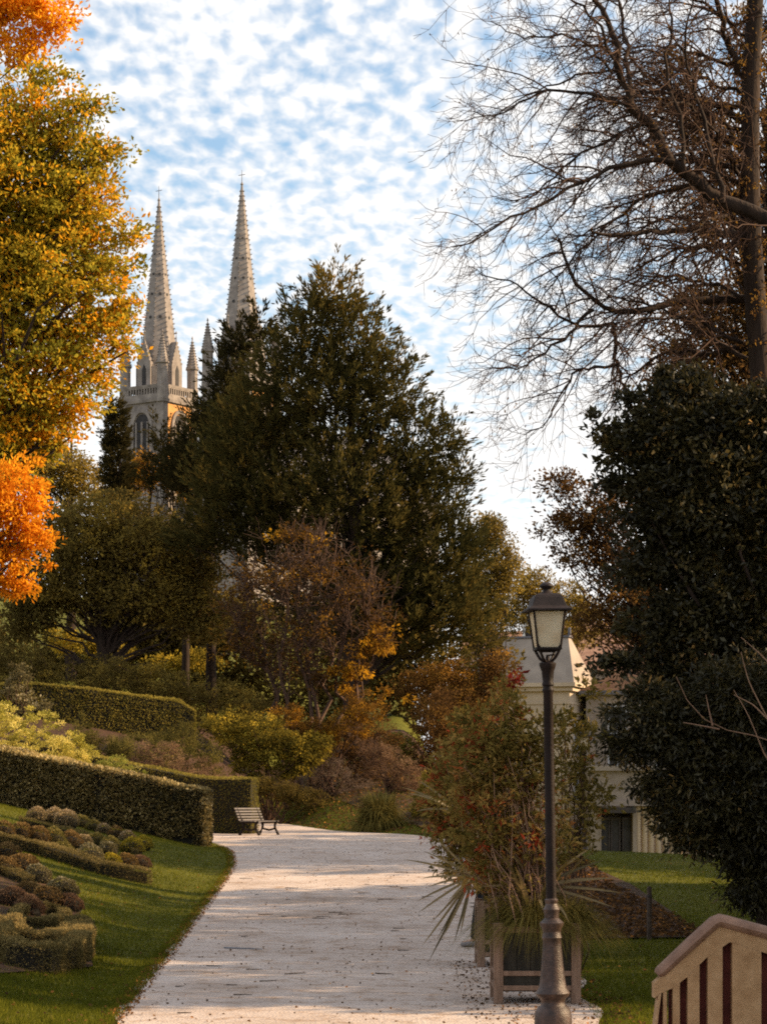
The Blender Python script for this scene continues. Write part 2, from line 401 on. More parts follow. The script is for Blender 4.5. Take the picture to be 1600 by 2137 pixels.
def tube_arrays(polys, n=4):
    """list of (pts, radii) -> vertices, list of quad arrays (vectorised by length)"""
    Vs, Qs, base = [], [], 0
    by = {}
    for p, r in polys: by.setdefault(len(p), []).append((p, r))
    ang = 2 * np.pi * np.arange(n) / n
    ca, sa = np.cos(ang), np.sin(ang)
    for k, lst in by.items():
        P = np.stack([a for a, _ in lst]).astype(float)
        Rr = np.stack([b for _, b in lst]).astype(float)
        T = np.gradient(P, axis=1)
        T /= np.linalg.norm(T, axis=2, keepdims=True) + 1e-9
        ref = np.where(np.abs(T[:, :, 2:3]) > 0.95, np.array([1.0, 0, 0]), np.array([0, 0, 1.0]))
        A = np.cross(T, ref); A /= np.linalg.norm(A, axis=2, keepdims=True) + 1e-9
        B = np.cross(T, A)
        V = P[:, :, None, :] + Rr[:, :, None, None] * (A[:, :, None, :] * ca[None, None, :, None] + B[:, :, None, :] * sa[None, None, :, None])
        m = len(lst)
        idx = np.arange(m * k * n).reshape(m, k, n) + base
        a = idx[:, :-1, :]; b = idx[:, 1:, :]
        q = np.stack([a, np.roll(a, -1, 2), np.roll(b, -1, 2), b], -1).reshape(-1, 4)
        Vs.append(V.reshape(-1, 3)); Qs.append(q)
        base += m * k * n
    return np.concatenate(Vs), Qs
def wood(name, polys, material, parent, org, n=5, kind=None):
    V, Q = tube_arrays(polys, n)
    return rawmesh(name, V - np.array(org), [np.concatenate(Q)], material, parent, smooth=True, kind=kind)

def unit(a): return a / (np.linalg.norm(a, axis=-1, keepdims=True) + 1e-9)
def leaves(P, D, size, wr=0.5, fold=0.18):
    """rhombic folded leaves; returns V, quads"""
    n = len(P)
    D = unit(D)
    S = unit(np.cross(D, rng.normal(size=(n, 3))))
    N = np.cross(D, S)
    s = (size * rng.uniform(0.65, 1.3, n))[:, None]
    mid = P + D * s * 0.5 + N * s * fold * rng.uniform(-1, 1, (n, 1))
    V = np.stack([P, mid + S * s * wr * 0.5, P + D * s, mid - S * s * wr * 0.5], 1).reshape(-1, 3)
    return V, np.arange(4 * n).reshape(n, 4)
def blades(P, D, length, width):
    n = len(P)
    D = unit(D)
    S = unit(np.cross(D, rng.normal(size=(n, 3))))
    l = (length * rng.uniform(0.5, 1.3, n))[:, None]
    V = np.stack([P + S * width / 2, P - S * width / 2, P + D * l], 1).reshape(-1, 3)
    return V, np.arange(3 * n).reshape(n, 3)
_w = rng.normal(size=(24, 3)); _ph = rng.uniform(0, 6.28, 24)
def wavy(P, scale):
    """smooth pseudo-noise -1..1"""
    a = np.zeros(len(P))
    for i in range(8): a += np.sin((P @ _w[i]) * scale + _ph[i])
    for i in range(8, 16): a += 0.6 * np.sin((P @ _w[i]) * scale * 2.3 + _ph[i])
    return a / 4.2

# ------------------------------------------------------------------ terrain
GY = [0, 20, 30, 40, 50, 60, 70, 73, 80, 90, 95, 110, 150]
GZ = [0, 0, 0.02, 0.18, 0.45, 0.78, 1.0, 1.05, 1.12, 1.27, 1.36, 1.5, 1.6]
EY = [0, 22, 30, 35, 40, 45, 50, 55, 60, 63, 66, 80, 95]
EX = [-1.8, -2.48, -2.79, -2.94, -3.1, -3.2, -3.32, -3.48, -3.84, -4.2, -4.7, -5.2, -5.2]
RY = [0, 22, 24, 27, 35, 50, 58, 66]
RX = [2.0, 2.0, 2.05, 2.2, 2.4, 2.5, 2.7, 3.4]
BX = [-60, -9, -5.3, -3.6, -1.7, 1.5, 6, 20]
BY = [77.5, 77.5, 95, 90, 80, 73, 70, 68]
def smooth01(t): t = np.clip(t, 0, 1); return t * t * (3 - 2 * t)
def terrain(X, Y):
    X = np.asarray(X, float); Y = np.asarray(Y, float)
    g = np.interp(Y, GY, GZ)
    xe = np.interp(Y, EY, EX)
    dl = np.maximum(xe - X, 0)
    dl = np.where(dl < 1, dl * dl / 2, dl - 0.5)
    left = 0.22 * np.minimum(dl, 9) + 0.08 * np.clip(dl - 9, 0, 40)
    left = left * smooth01((Y - 8) / 14)
    yb = np.interp(X, BX, BY)
    wl = 1 - smooth01((X - 0.5) / 6)
    back = 0.10 * np.clip(Y - yb - 1, 0, 260) * wl
    xr = np.interp(Y, RY, RX)
    right = -0.075 * np.clip(Y - 63, 0, 75) * (1 - wl) - 0.06 * np.clip(X - 5, 0, 60) * smooth01((Y - 40) / 15)
    bump = 0.03 * np.sin(X * 0.9 + Y * 0.31) * smooth01((np.maximum(xe - X, X - xr) - 0.5) / 3)
    z = g + left + back + right + bump
    fade = smooth01((np.maximum(np.abs(X) - 60, Y - 420) / 300))
    return z * (1 - fade) + (-6) * fade
def gz(x, y): return float(terrain(x, y))
def P3(px, py, Z): return np.array([(px - 800) * Z / F, Z, CAMZ + (YH - py) * Z / F])
def hit(px, py, y0=14, y1=300):
    """point of the ground seen at a pixel of the photograph"""
    Ys = np.linspace(y0, y1, 6000)
    X = (px - 800) * Ys / F
    z = CAMZ + (YH - py) * Ys / F
    d = z - terrain(X, Ys)
    i = np.argmax(d < 0)
    if d[i] >= 0: i = len(Ys) - 1
    return np.array([X[i], Ys[i], terrain(X[i], Ys[i])])
def atZ(px, Z, dz=0.0):
    x = (px - 800) * Z / F
    return np.array([x, Z, gz(x, Z) + dz])

gx = np.concatenate([[-3000, -1500, -700, -350, -200, -120, -80, -60, -48, -38, -30, -25, -21], np.arange(-18, 18.01, 0.5), [21, 25, 30, 38, 48, 60, 80, 120, 200, 350, 700, 1500, 3000]])
gy = np.concatenate([[-300, -100, -40, -15, 0, 8], np.arange(12, 112.01, 0.5), [114, 117, 121, 126, 132, 140, 150, 165, 180, 200, 225, 250, 280, 320, 360, 420, 500, 650, 900, 1500, 3000, 6000]])
def sheet(name, xs, ys, dz, material, kind='structure', label=None):
    X, Y = np.meshgrid(xs, ys)
    Z = terrain(X, Y) + dz
    V = np.stack([X, Y, Z], -1).reshape(-1, 3)
    i = np.arange(len(xs) * len(ys)).reshape(len(ys), len(xs))
    q = np.stack([i[:-1, :-1], i[:-1, 1:], i[1:, 1:], i[1:, :-1]], -1).reshape(-1, 4)
    return rawmesh(name, V, q, material, smooth=True, kind=kind)
sheet('ground', gx, gy, 0.0, 'lawn')
# gravel path: strip between its two edges, then the wider part by the bench
ys = np.concatenate([[4, 8, 12], np.arange(14, 66.01, 0.4)])
nU = 22
U = np.linspace(0, 1, nU)
rows = []
for y in ys:
    a = np.interp(y, EY, EX) + 0.05 * math.sin(y * 2.1) + 0.03 * math.sin(y * 5.3)
    b = np.interp(y, RY, RX) + 0.08 * math.sin(y * 1.7)
    xs = a + (b - a) * U
    rows.append(np.stack([xs, np.full(nU, y), terrain(xs, np.full(nU, y)) + 0.02], -1))
V1 = np.array(rows)
i = np.arange(V1.shape[0] * nU).reshape(-1, nU)
Q1 = np.stack([i[:-1, :-1], i[:-1, 1:], i[1:, 1:], i[1:, :-1]], -1).reshape(-1, 4)
xs2 = np.arange(-15, 9.01, 0.4)
rows = []
for x in xs2:
    yb = np.interp(x, BX, BY) + 0.15 * math.sin(x * 2.3)
    if x < -5.2: yb = np.interp(x, [-15, -6.2, -5.2], [76, 77, 95])
    yy = 66 + (yb - 66) * np.linspace(0, 1, 40)
    rows.append(np.stack([np.full(40, x), yy, terrain(np.full(40, x), yy) + 0.02], -1))
V2 = np.array(rows)
i = np.arange(V2.shape[0] * 40).reshape(-1, 40) + V1.size // 3
Q2 = np.stack([i[:-1, :-1], i[1:, :-1], i[1:, 1:], i[:-1, 1:]], -1).reshape(-1, 4)
rawmesh('path', np.concatenate([V1.reshape(-1, 3), V2.reshape(-1, 3)]), [Q1, Q2], 'gravel', smooth=True, kind='structure')
# leaf-strewn bed of bare earth on the right, and the earth under the shrubs on the slope
def patch(name, poly_px, material, dz=0.03, nu=40, nv=24):
    """quad patch from four lists: left edge pixels near->far and right edge pixels near->far"""
    Lp = np.array([hit(*p) for p in poly_px[0]]); Rp = np.array([hit(*p) for p in poly_px[1]])
    tt = np.linspace(0, 1, nv)
    Lx = np.stack([np.interp(tt, np.linspace(0, 1, len(Lp)), Lp[:, k]) for k in (0, 1)], -1)
    Rx = np.stack([np.interp(tt, np.linspace(0, 1, len(Rp)), Rp[:, k]) for k in (0, 1)], -1)
    uu = np.linspace(0, 1, nu)
    XY = Lx[:, None, :] * (1 - uu)[None, :, None] + Rx[:, None, :] * uu[None, :, None]
    Z = terrain(XY[..., 0], XY[..., 1]) + dz
    V = np.concatenate([XY, Z[..., None]], -1).reshape(-1, 3)
    i = np.arange(nu * nv).reshape(nv, nu)
    q = np.stack([i[:-1, :-1], i[:-1, 1:], i[1:, 1:], i[1:, :-1]], -1).reshape(-1, 4)
    return rawmesh(name, V, q, material, smooth=True, kind='structure')
patch('mulch_bed', ([(1120, 1962), (1130, 1900), (1150, 1850), (1165, 1812)], [(1450, 1960), (1400, 1905), (1320, 1850), (1235, 1812)]), 'mulch')
patch('flower_bed', ([(-60, 2040), (-60, 1960), (-60, 1880), (-60, 1790)], [(195, 2022), (180, 1960), (158, 1880), (60, 1800)]), 'mulch', 0.03)
sy_x = np.arange(-16, 5.1, 0.5)
V = []; nr = 24
for x in sy_x:
    y0 = np.interp(x, [-16, -9, -5.4, -4.5, -2.5, -0.5, 1.5, 5], [79, 79, 106, 103, 94, 84, 75.5, 73])
    yy = y0 + (118 - y0) * np.linspace(0, 1, nr)
    V.append(np.stack([np.full(nr, x), yy, terrain(np.full(nr, x), yy) + 0.04], -1))
V = np.array(V)
i = np.arange(V.size // 3).reshape(-1, nr)
rawmesh('shrub_bed', V.reshape(-1, 3), np.stack([i[:-1, :-1], i[1:, :-1], i[1:, 1:], i[:-1, 1:]], -1).reshape(-1, 4), 'mulch', smooth=True, kind='structure')

# ------------------------------------------------------------------ foliage builders
def sample_blobs(blobs, Z, n, zr=0.85, shell=0.45, behind=0.0):
    """points in ellipsoids given by pixel centres and radii at distance Z; returns points and outward vectors"""
    ar = np.array([b[2] * b[3] for b in blobs], float); ar /= ar.sum()
    k = rng.choice(len(blobs), n, p=ar)
    B = np.array([list(b[:4]) + [b[4] if len(b) > 4 else 0.0] for b in blobs], float)[k]
    C = np.stack([(B[:, 0] - 800) * (Z + B[:, 4]) / F, Z + B[:, 4], CAMZ + (YH - B[:, 1]) * (Z + B[:, 4]) / F], -1)
    rx = B[:, 2] * Z / F; rz = B[:, 3] * Z / F
    d = unit(rng.normal(size=(n, 3)))
    r = rng.uniform(0, 1, n) ** shell
    ry = np.minimum(rx, rz * 1.3) * zr
    off = d * r[:, None] * np.stack([rx, ry, rz], -1)
    return C + off, d
def foliage(name, C, Dv, nl, cr, size, material, parent, org, wr=0.5, flat=0.6, up=0.1, out=0.7, rnd=0.8, tint_s=0.5, tint_b=0.45, tint_n=0.22, tint_k=0.25, crv=0.35, kind=None):
    n = len(C)
    if nl > 20: nl = int(nl * 0.76); size = size * 1.12
    rr = cr * (1 + crv * rng.normal(size=n)).clip(0.4, 1.8)
    k = np.repeat(np.arange(n), nl)
    g = rng.normal(size=(len(k), 3)); g = unit(g) * (rng.uniform(0, 1, (len(k), 1)) ** 0.45)
    off = g * rr[k][:, None] * np.array([1, 1, flat])
    P = C[k] + off
    D = Dv[k] * out + g * 0.6 + rng.normal(size=(len(k), 3)) * rnd + np.array([0, 0, up])
    V, Q = leaves(P, D, size, wr)
    cn = rng.normal(size=n)[k] * tint_n
    tint = tint_b + tint_k * wavy(P, tint_s) + cn + rng.normal(size=len(k)) * 0.13
    return rawmesh(name, V - np.array(org), Q, material, parent, tint=tint, kind=kind)
def sprays(name, C, A, nl, length, rad, size, material, parent, org, wr=0.28, tint_b=0.4, tint_n=0.18, tint_k=0.25, tint_s=0.35, spread=0.55):
    """elongated sprays of needles along axis A"""
    n = len(C)
    nl = int(nl * 0.84); size = size * 1.07
    k = np.repeat(np.arange(n), nl)
    A = unit(A)
    ln = length * rng.uniform(0.6, 1.35, n)
    u = rng.uniform(0, 1, len(k))
    g = unit(rng.normal(size=(len(k), 3)))
    P = C[k] + A[k] * (u * ln[k])[:, None] + g * (rad * (1.05 - u) * rng.uniform(0, 1, len(k)))[:, None]
    D = A[k] + g * spread
    V, Q = leaves(P, D, size, wr, 0.05)
    tint = tint_b + tint_k * wavy(P, tint_s) + rng.normal(size=n)[k] * tint_n + rng.normal(size=len(k)) * 0.1
    return rawmesh(name, V - np.array(org), Q, material, parent, tint=tint)
def limb_to(base, tip, r0, r1, sag=0.15, n=7):
    t = np.linspace(0, 1, n)[:, None]
    b = np.array(base); e = np.array(tip)
    ln = np.linalg.norm(e - b)
    P = b + (e - b) * t
    P[:, 2] += np.sin(t[:, 0] * np.pi) * ln * sag
    P[1:-1] += rng.normal(size=(n - 2, 3)) * ln * 0.025
    return P, r0 + (r1 - r0) * t[:, 0]
def tree(name, label, cat, base, top, blobs, Z, nc, nl, cr, size, leafm, barkm='bark_dark', r0=0.2, limbs=40, group=None, style='leaf', lean=0.0, shell=0.5, crown_name='crown', **kw):
    """base: ground point; top: height in metres the trunk reaches"""
    org = np.array(base, float)
    root = thing(name, label, cat, tuple(org), group=group)
    C, Dv = sample_blobs(blobs, Z, nc, shell=shell)
    kwf = dict(kw)
    kwf.pop('axis', None)
    if style == 'spray':
        ax = kw.get('axis', (0, 0, 1.0))
        A = Dv * np.array([1.1, 1.1, 0.4]) + np.array([0, 0, 0.75]) + rng.normal(size=Dv.shape) * 0.25
        kwf.pop('flat', None)
        sprays(crown_name, C, A, nl, cr, cr * 0.24, size, leafm, root, org, **kwf)
    else:
        foliage(crown_name, C, Dv, nl, cr, size, leafm, root, org, **kwf)
    if limbs:
        tp = org + np.array([lean, 0, top])
        t = np.linspace(0, 1, 9)[:, None]
        tr = org + (tp - org) * t
        tr[1:-1] += rng.normal(size=(7, 3)) * 0.03 * top / 5
        polys = [(tr, r0 * (1.15 - t[:, 0] * 0.95))]
        idx = rng.choice(len(C), min(limbs, len(C)), replace=False)
        for i in idx:
            # join the trunk lower down than the tip
            h = np.clip((C[i][2] - org[2]) * rng.uniform(0.35, 0.75) / max(top, 0.1), 0.12, 0.97)
            s = h * 8; a = int(min(s, 7)); b = tr[a] + (tr[a + 1] - tr[a]) * (s - a)
            polys.append(limb_to(b, C[i], r0 * 0.28 * (1.1 - h * 0.7), r0 * 0.04, 0.06))
        wood('trunk', polys, barkm, root, org, 6)
    return root

# ------------------------------------------------------------------ church with two spires
def church():
    phi = R(-33.7)
    Wt = 7.5
    root = thing('church', 'pale stone gothic church with two tall crocketed spires behind the trees', 'church', (0, 0, 0))
    def tower(px, py_tip, Z, lab):
        s = Z / F
        tip_z = CAMZ + (YH - py_tip) * s
        ax = (px - 800) * s
        base_z = gz(ax, Z)
        H = tip_z - base_z
        def zz(py): return CAMZ + (YH - (py + (py_tip - 418))) * s - base_z   # rows given as on the left tower
        hw = Wt / 2
        wall = MB()
        zpar = zz(845)
        wall.box((0, 0, zpar / 2), (Wt, Wt, zpar))
        # corner buttresses
        for sx in (-1, 1):
            for sy in (-1, 1):
                wall.box((sx * (hw - 0.35), sy * (hw - 0.35), zz(835) / 2), (1.15, 1.15, zz(835)))
        wall.lathe([(3.05, zpar), (3.05, zz(772))], 8, square=True)
        tw = wall.build('tower', 'stone', root, loc=(ax, Z, base_z))
        tw.rotation_euler = (0, 0, phi)
        if lab: tw['label'] = lab
        # cornice and pierced parapet
        cn = MB()
        for k, (z0, z1, pr) in enumerate(((zz(849), zz(843), 0.32), (zz(818), zz(813), 0.26))):
            cn.lathe([(hw + pr, z0), (hw + pr + 0.06, z1)], 4, square=True)
        cn.build('cornice', 'stone', tw)
        pp = MB()
        z0, z1 = zz(843), zz(818)
        for f in range(4):
            m = Matrix.Rotation(f * math.pi / 2, 3, 'Z')
            for zc_, hh in ((z0 + (z1 - z0) * 0.22, (z1 - z0) * 0.44), (z1 - 0.08, 0.16)):
                pp.box(m @ Vector((0, -(hw + 0.15), zc_)), (Wt, 0.16, hh), mtx=m)
            nb = 15
            for i in range(nb):
                x = (i + 0.5) / nb * Wt - hw
                pp.box(m @ Vector((x, -(hw + 0.15), (z0 + z1) / 2 + 0.25)), (0.2, 0.14, (z1 - z0) * 0.5), mtx=m)
        pp.build('parapet', 'stone', tw)
        # belfry windows: stepped pointed arch, dark lights, mullion
        def arch_poly(cx, zb, wd, zs, za, n=7):
            pl = [(cx - wd, zb), (cx + wd, zb), (cx + wd, zs)]
            for i in range(1, n):
                a = i / n
                pl.append((cx + wd * math.cos(a * math.pi / 2) ** 0.8, zs + (za - zs) * math.sin(a * math.pi / 2) ** 1.15))
            pl.append((cx, za))
            for i in range(n - 1, 0, -1):
                a = i / n
                pl.append((cx - wd * math.cos(a * math.pi / 2) ** 0.8, zs + (za - zs) * math.sin(a * math.pi / 2) ** 1.15))
            pl.append((cx - wd, zs))
            return pl
        for f in range(4):
            m = Matrix.Rotation(f * math.pi / 2, 4, 'Z')
            wf = MB()
            outer = arch_poly(0, zz(1000), 1.95, zz(900), zz(862))
            inner = arch_poly(0, zz(1000) - 0.02, 1.5, zz(902), zz(869))
            n = len(outer)
            y0, y1 = -hw - 0.28, -hw + 0.1
            vs = [(x, y0, z) for x, z in outer] + [(x, y0, z) for x, z in inner] + [(x, y1, z) for x, z in outer] + [(x, y1, z) for x, z in inner]
            fs = []
            for i in range(n):
                j = (i + 1) % n
                if i == 0: continue
                fs += [(i, j, j + n, i + n), (i + 2 * n, i, i + 0 * n, i + 2 * n)][:1]
                fs += [(i, i + 2 * n, j + 2 * n, j), (i + n, j + n, j + 3 * n, i + 3 * n)]
            vs = [m @ Vector(v_) for v_ in vs]
            wf.add(vs, fs)
            for xm in (-1.05, 0.0, 1.05):
                a = MB(); a.box((xm, -hw - 0.08, (zz(1000) + zz(888)) / 2), (0.2 if xm else 0.28, 0.26, zz(888) - zz(1000)))
                wf.add([m @ Vector(v_) for v_ in a.v], a.f)
            wf.build('belfry_window', 'stone', tw)
            dk = MB(); dk.prism(arch_poly(0, zz(1000), 1.5, zz(904), zz(872)), -hw - 0.03, -hw + 0.02)
            rc = MB(); rc.add([m @ Vector(v_) for v_ in dk.v], dk.f)
            rc.build('louvre_opening', 'recess', tw)
        b_ = MB(); b_.box((hw - 0.03, 0, (zz(1000) + zz(852)) / 2), (0.12, Wt - 1.98, zz(852) - zz(1000))); b_.build('orange_panel', 'panel_orange', tw)  # thin orange slab on the tower's right face
        # spire: octagon
        zb, zt = zz(772), zz(420)
        rb = 2.72
        sp = MB()
        sp.lathe([(rb + 0.12, zb - 1.2), (rb, zb), (rb * 0.50, (zb + zt) / 2 + 0.2), (0.13, zt), (0.22, zt + 0.15), (0.05, zt + 0.5)], 8, square=True)
        so = sp.build('spire', 'stone', tw)
        ck = MB()
        for i in range(8):
            a = 2 * math.pi * i / 8 + math.pi / 8
            for j in range(34):
                u = (j + 0.3) / 34.5
                r = (rb * (1 - u) + 0.13 * u) / math.cos(math.pi / 8)
                z = zb + (zt - zb) * u
                q = 0.17 * (1 - 0.35 * u)
                c = Vector((math.cos(a) * (r + q * 0.5), math.sin(a) * (r + q * 0.5), z))
                ck.add([c + Vector(d_) * q for d_ in ((1, 0, 0), (-1, 0, 0), (0, 1, 0), (0, -1, 0), (0, 0, 1.2), (0, 0, -0.8))],
                       [(0, 2, 4), (2, 1, 4), (1, 3, 4), (3, 0, 4), (2, 0, 5), (1, 2, 5), (3, 1, 5), (0, 3, 5)])
        ck.build('crocket', 'stone', tw, kind='stuff')
        # small round openings up the spire
        hb = MB()
        for i in range(8):
            a = 2 * math.pi * i / 8
            for (u, q) in ((0.30, 0.24), (0.44, 0.2), (0.56, 0.17), (0.68, 0.13)):
                r = rb * (1 - u) + 0.13 * u
                m = Matrix.Rotation(a, 3, 'Z')
                vs = [m @ Vector((r + 0.03 - 0.11 * math.sin(b) * q, q * math.cos(b), zb + (zt - zb) * u + q * math.sin(b))) for b in np.linspace(0, 2 * math.pi, 9)[:-1]]
                vs2 = [v_ - m @ Vector((0.08, 0, 0)) for v_ in vs]
                hb.add(vs + vs2, [tuple(range(8)), tuple(range(15, 7, -1))] + [(i_, i_ + 8, (i_ + 1) % 8 + 8, (i_ + 1) % 8) for i_ in range(8)])
        hb.build('spire_openings', 'recess', tw, kind='stuff')
        cr = MB()
        cr.tube([(0, 0, zt + 0.4), (0, 0, zz(388))], [0.06, 0.03], 5)
        zc_ = zz(398)
        cr.tube([(-0.55, 0, zc_), (0.55, 0, zc_)], [0.05, 0.05], 5)
        cr.build('cross', 'slate', tw)
        # four corner pinnacles and four gabled dormers
        for sx in (-1, 1):
            for sy in (-1, 1):
                pn = MB()
                c = (sx * (hw - 0.32), sy * (hw - 0.32))
                pn.lathe([(0.80, zz(850)), (0.80, zz(812)), (0.74, zz(811)), (0.74, zz(772)), (0.92, zz(770)), (0.92, zz(767))], 8, c=c, square=True)
                pn.lathe([(0.80, zz(767)), (0.05, zz(706)), (0.14, zz(705)), (0.02, zz(699))], 8, c=c, square=True)
                for i in range(8):
                    a = 2 * math.pi * i / 8 + math.pi / 8
                    for j in range(10):
                        u = (j + 0.4) / 10.5
                        r = (0.80 * (1 - u) + 0.05 * u) / math.cos(math.pi / 8)
                        cc = Vector((c[0] + math.cos(a) * (r + 0.05), c[1] + math.sin(a) * (r + 0.05), zz(767) + (zz(706) - zz(767)) * u))
                        q = 0.12
                        pn.add([cc + Vector(d_) * q for d_ in ((1, 0, 0), (-1, 0, 0), (0, 1, 0), (0, -1, 0), (0, 0, 1), (0, 0, -1))],
                               [(0, 2, 4), (2, 1, 4), (1, 3, 4), (3, 0, 4), (2, 0, 5), (1, 2, 5), (3, 1, 5), (0, 3, 5)])
                pn.build('pinnacle', 'stone', tw)
        for f in range(4):
            m = Matrix.Rotation(f * math.pi / 2, 4, 'Z')
            dm = MB()
            a = MB()
            wd = 1.15
            poly = [(-wd, zz(815)), (wd, zz(815)), (wd, zz(768)), (0, zz(718)), (-wd, zz(768))]
            a.prism(poly, -3.35, -1.5)
            a.lathe([(0.10, zz(720)), (0.04, zz(702)), (0.16, zz(701)), (0.02, zz(696))], 6, c=(0, -3.2))
            for j in range(6):
                u = (j + 0.5) / 6
                for sg in (-1, 1):
                    a.box((sg * wd * (1 - u), -3.3, zz(768) + (zz(718) - zz(768)) * u + 0.1), (0.2, 0.2, 0.28))
            dm.add([m @ Vector(v_) for v_ in a.v], a.f)
            dm.build('gabled_dormer', 'stone', tw)
            a = MB()
            a.prism([(-0.34, zz(812)), (0.34, zz(812)), (0.34, zz(778)), (0, zz(768)), (-0.34, zz(778))], -3.42, -3.2)
            b = MB(); b.add([m @ Vector(v_) for v_ in a.v], a.f)
            b.build('dormer_opening', 'recess', tw)
        return tw
    tower(332, 418, 347, None)
    tower(505, 385, 338, None)
    # nave behind the towers
    nv = MB()
    x0 = (420 - 800) * 343 / F
    mrot = Matrix.Rotation(phi, 4, 'Z')
    a = MB()
    a.box((0, 28, 11), (16, 46, 22))
    b = MB(); b.add([mrot @ Vector(v_) + Vector((x0, 345, gz(x0, 360) - 3)) for v_ in a.v], a.f)
    b.build('nave', 'stone', root)
    a = MB(); a.prism([(-8.6, 22.01), (8.6, 22.01), (0, 32)], 5, 51.5)
    b = MB(); b.add([mrot @ Vector(v_) + Vector((x0, 345, gz(x0, 360) - 3)) for v_ in a.v], a.f)
    b.build('roof', 'slate', root)
church()

# ------------------------------------------------------------------ town buildings on the right
def block(name, label, px, Z, rot, wd, dp, z_top, wallm, base_z=-6.0):
    x = (px - 800) * Z / F
    root = thing(name, label, 'building', (x, Z, base_z), R(rot))
    return root
def windows(parent, xs, zs, w_, h_, face, y, matf='shutter'):
    """window frames + panes on the local -y face ('front') or -x / +x side"""
    for x in xs:
        for z in zs:
            fr = MB()
            def put(c, d):
                if face == 'front': fr.box((x + c[0], y + c[1], z + c[2]), d)
                else: fr.box((y + c[1], x + c[0], z + c[2]), (d[1], d[0], d[2]))
            put((0, 0, h_ / 2), (w_ + 0.24, 0.12, 0.12)); put((0, 0, -h_ / 2), (w_ + 0.34, 0.2, 0.12))
            put((-w_ / 2 - 0.06, 0, 0), (0.12, 0.1, h_ - 0.12)); put((w_ / 2 + 0.06, 0, 0), (0.12, 0.1, h_ - 0.12))
            put((0, 0, 0), (0.07, 0.09, h_ - 0.12))
            f = fr.build('window', matf, parent)
            pn = MB()
            if face == 'front': pn.box((x, y + 0.01, z), (w_, 0.05, h_ - 0.12))
            else: pn.box((y + 0.01, x, z), (0.05, w_, h_ - 0.12))
            pn.build('pane', 'glass', f)
def zrow(py, Z): return CAMZ + (YH - py) * Z / F
# square pavilion with hipped slate roof: corner at pixel 1188
Zb = 150.0
bz = -5.5
r = thing('corner_house', 'pale square house with steep pyramid roof and sunlit narrow side behind the lamp', 'building', ((1188 - 800) * Zb / F, Zb, bz), R(-17))
wd, dp = 7.0, 6.4
ze = zrow(1428, Zb) - bz
b = MB(); b.box((-wd / 2, dp / 2, ze / 2 - 0.2), (wd, dp, ze - 0.4)); b.build('wall', 'render_warm', r)
b = MB(); b.box((-wd / 2, dp / 2, ze - 0.28), (wd + 0.5, dp + 0.5, 0.26)); b.box((-wd / 2, dp / 2, ze - 0.02), (wd + 0.9, dp + 0.9, 0.24))
b.box((-wd / 2, dp / 2, ze - 1.15), (wd + 0.12, dp + 0.12, 0.16)); b.build('cornice', 'render_warm', r)
zt = zrow(1326, Zb) - bz
b = MB()
e = 0.35
b.add([(-wd - e, -e, ze + 0.1), (e, -e, ze + 0.1), (e, dp + e, ze + 0.1), (-wd - e, dp + e, ze + 0.1), (-0.45, 1.6, zt), (-wd + 1.6, 1.6, zt), (-wd + 1.6, 2.3, zt), (-0.45, 2.3, zt)],
      [(0, 1, 4, 5), (1, 2, 7, 4), (2, 3, 6, 7), (3, 0, 5, 6), (4, 7, 6, 5), (0, 3, 2, 1)])
b.build('roof', 'render', r)
b = MB(); b.box((-wd / 2 + 0.5, 1.95, zt + 0.06), (wd - 1.7, 0.9, 0.12)); b.box((-0.45, 1.95, zt + 0.35), (0.16, 0.16, 0.6)); b.build('ridge_cap', 'slate', r)
windows(r, [1.6, 4.4], [ze - 3.2, ze - 6.4, ze - 9.6], 0.9, 1.7, 'side', 0.04)
# long house going away on the right, facade to the left
r = thing('street_house', 'long grey house with shuttered windows and tiled roof receding behind the dark tree', 'building', ((1222 - 800) * 152 / F, 152, bz), R(-11))
ze = zrow(1450, 152) - bz
b = MB(); b.box((5, 12, ze / 2), (10, 24, ze)); b.build('wall', 'render', r)
b = MB(); b.box((5, 12, ze + 0.12), (10.9, 24.9, 0.24)); b.build('gutter', 'slate', r)
b = MB(); b.prism([(-0.4, ze + 0.25), (10.4, ze + 0.25), (5, ze + 2.9)], -0.4, 24.4); b.build('roof', 'tiles', r)
windows(r, [2.5, 6.5, 10.5, 14.5, 18.5], [ze - 1.6, ze - 4.6, ze - 7.6], 1.0, 1.7, 'side', -0.04)
windows(r, [2, 5, 8], [ze - 1.6, ze - 4.6], 1.0, 1.7, 'front', -0.04)
# low frontal building with dark shop doors and columns
Zc = 146.0
r = thing('columned_building', 'pale low building with dark glazed doors and a row of columns beyond the lawn', 'building', ((1232 - 800) * Zc / F, Zc, -5.0), R(2))
s = Zc / F
zf = zrow(1600, Zc) + 5
b = MB()
x1 = 190 * s
zdoor = zrow(1706, Zc) + 5
b.box((x1 / 2, 1.5, (zf + zdoor + 0.7) / 2), (x1, 3, zf - zdoor - 0.7)); 
for xa, xb in ((0, 22 * s), (88 * s, 96 * s)):
    b.box(((xa + xb) / 2, 1.5, (zdoor + 0.7) / 2), (xb - xa, 3, zdoor + 0.7))
b.box((92 * s + (x1 - 92 * s) / 2, 4.4, (zdoor + 0.7) / 2), (x1 - 92 * s, 0.3, zdoor + 0.7))
b.build('wall', 'render', r)
b = MB(); b.box((x1 / 2, -0.12, zdoor + 0.85), (x1 + 0.3, 0.5, 0.3)); b.box((x1 / 2, -0.05, zf - 0.1), (x1 + 0.3, 0.5, 0.3)); b.build('cornice', 'render', r)
b = MB(); b.box((55 * s, -0.35, zdoor + 0.45), (70 * s, 1.0, 0.35)); b.build('door_canopy', 'darkwood', r)
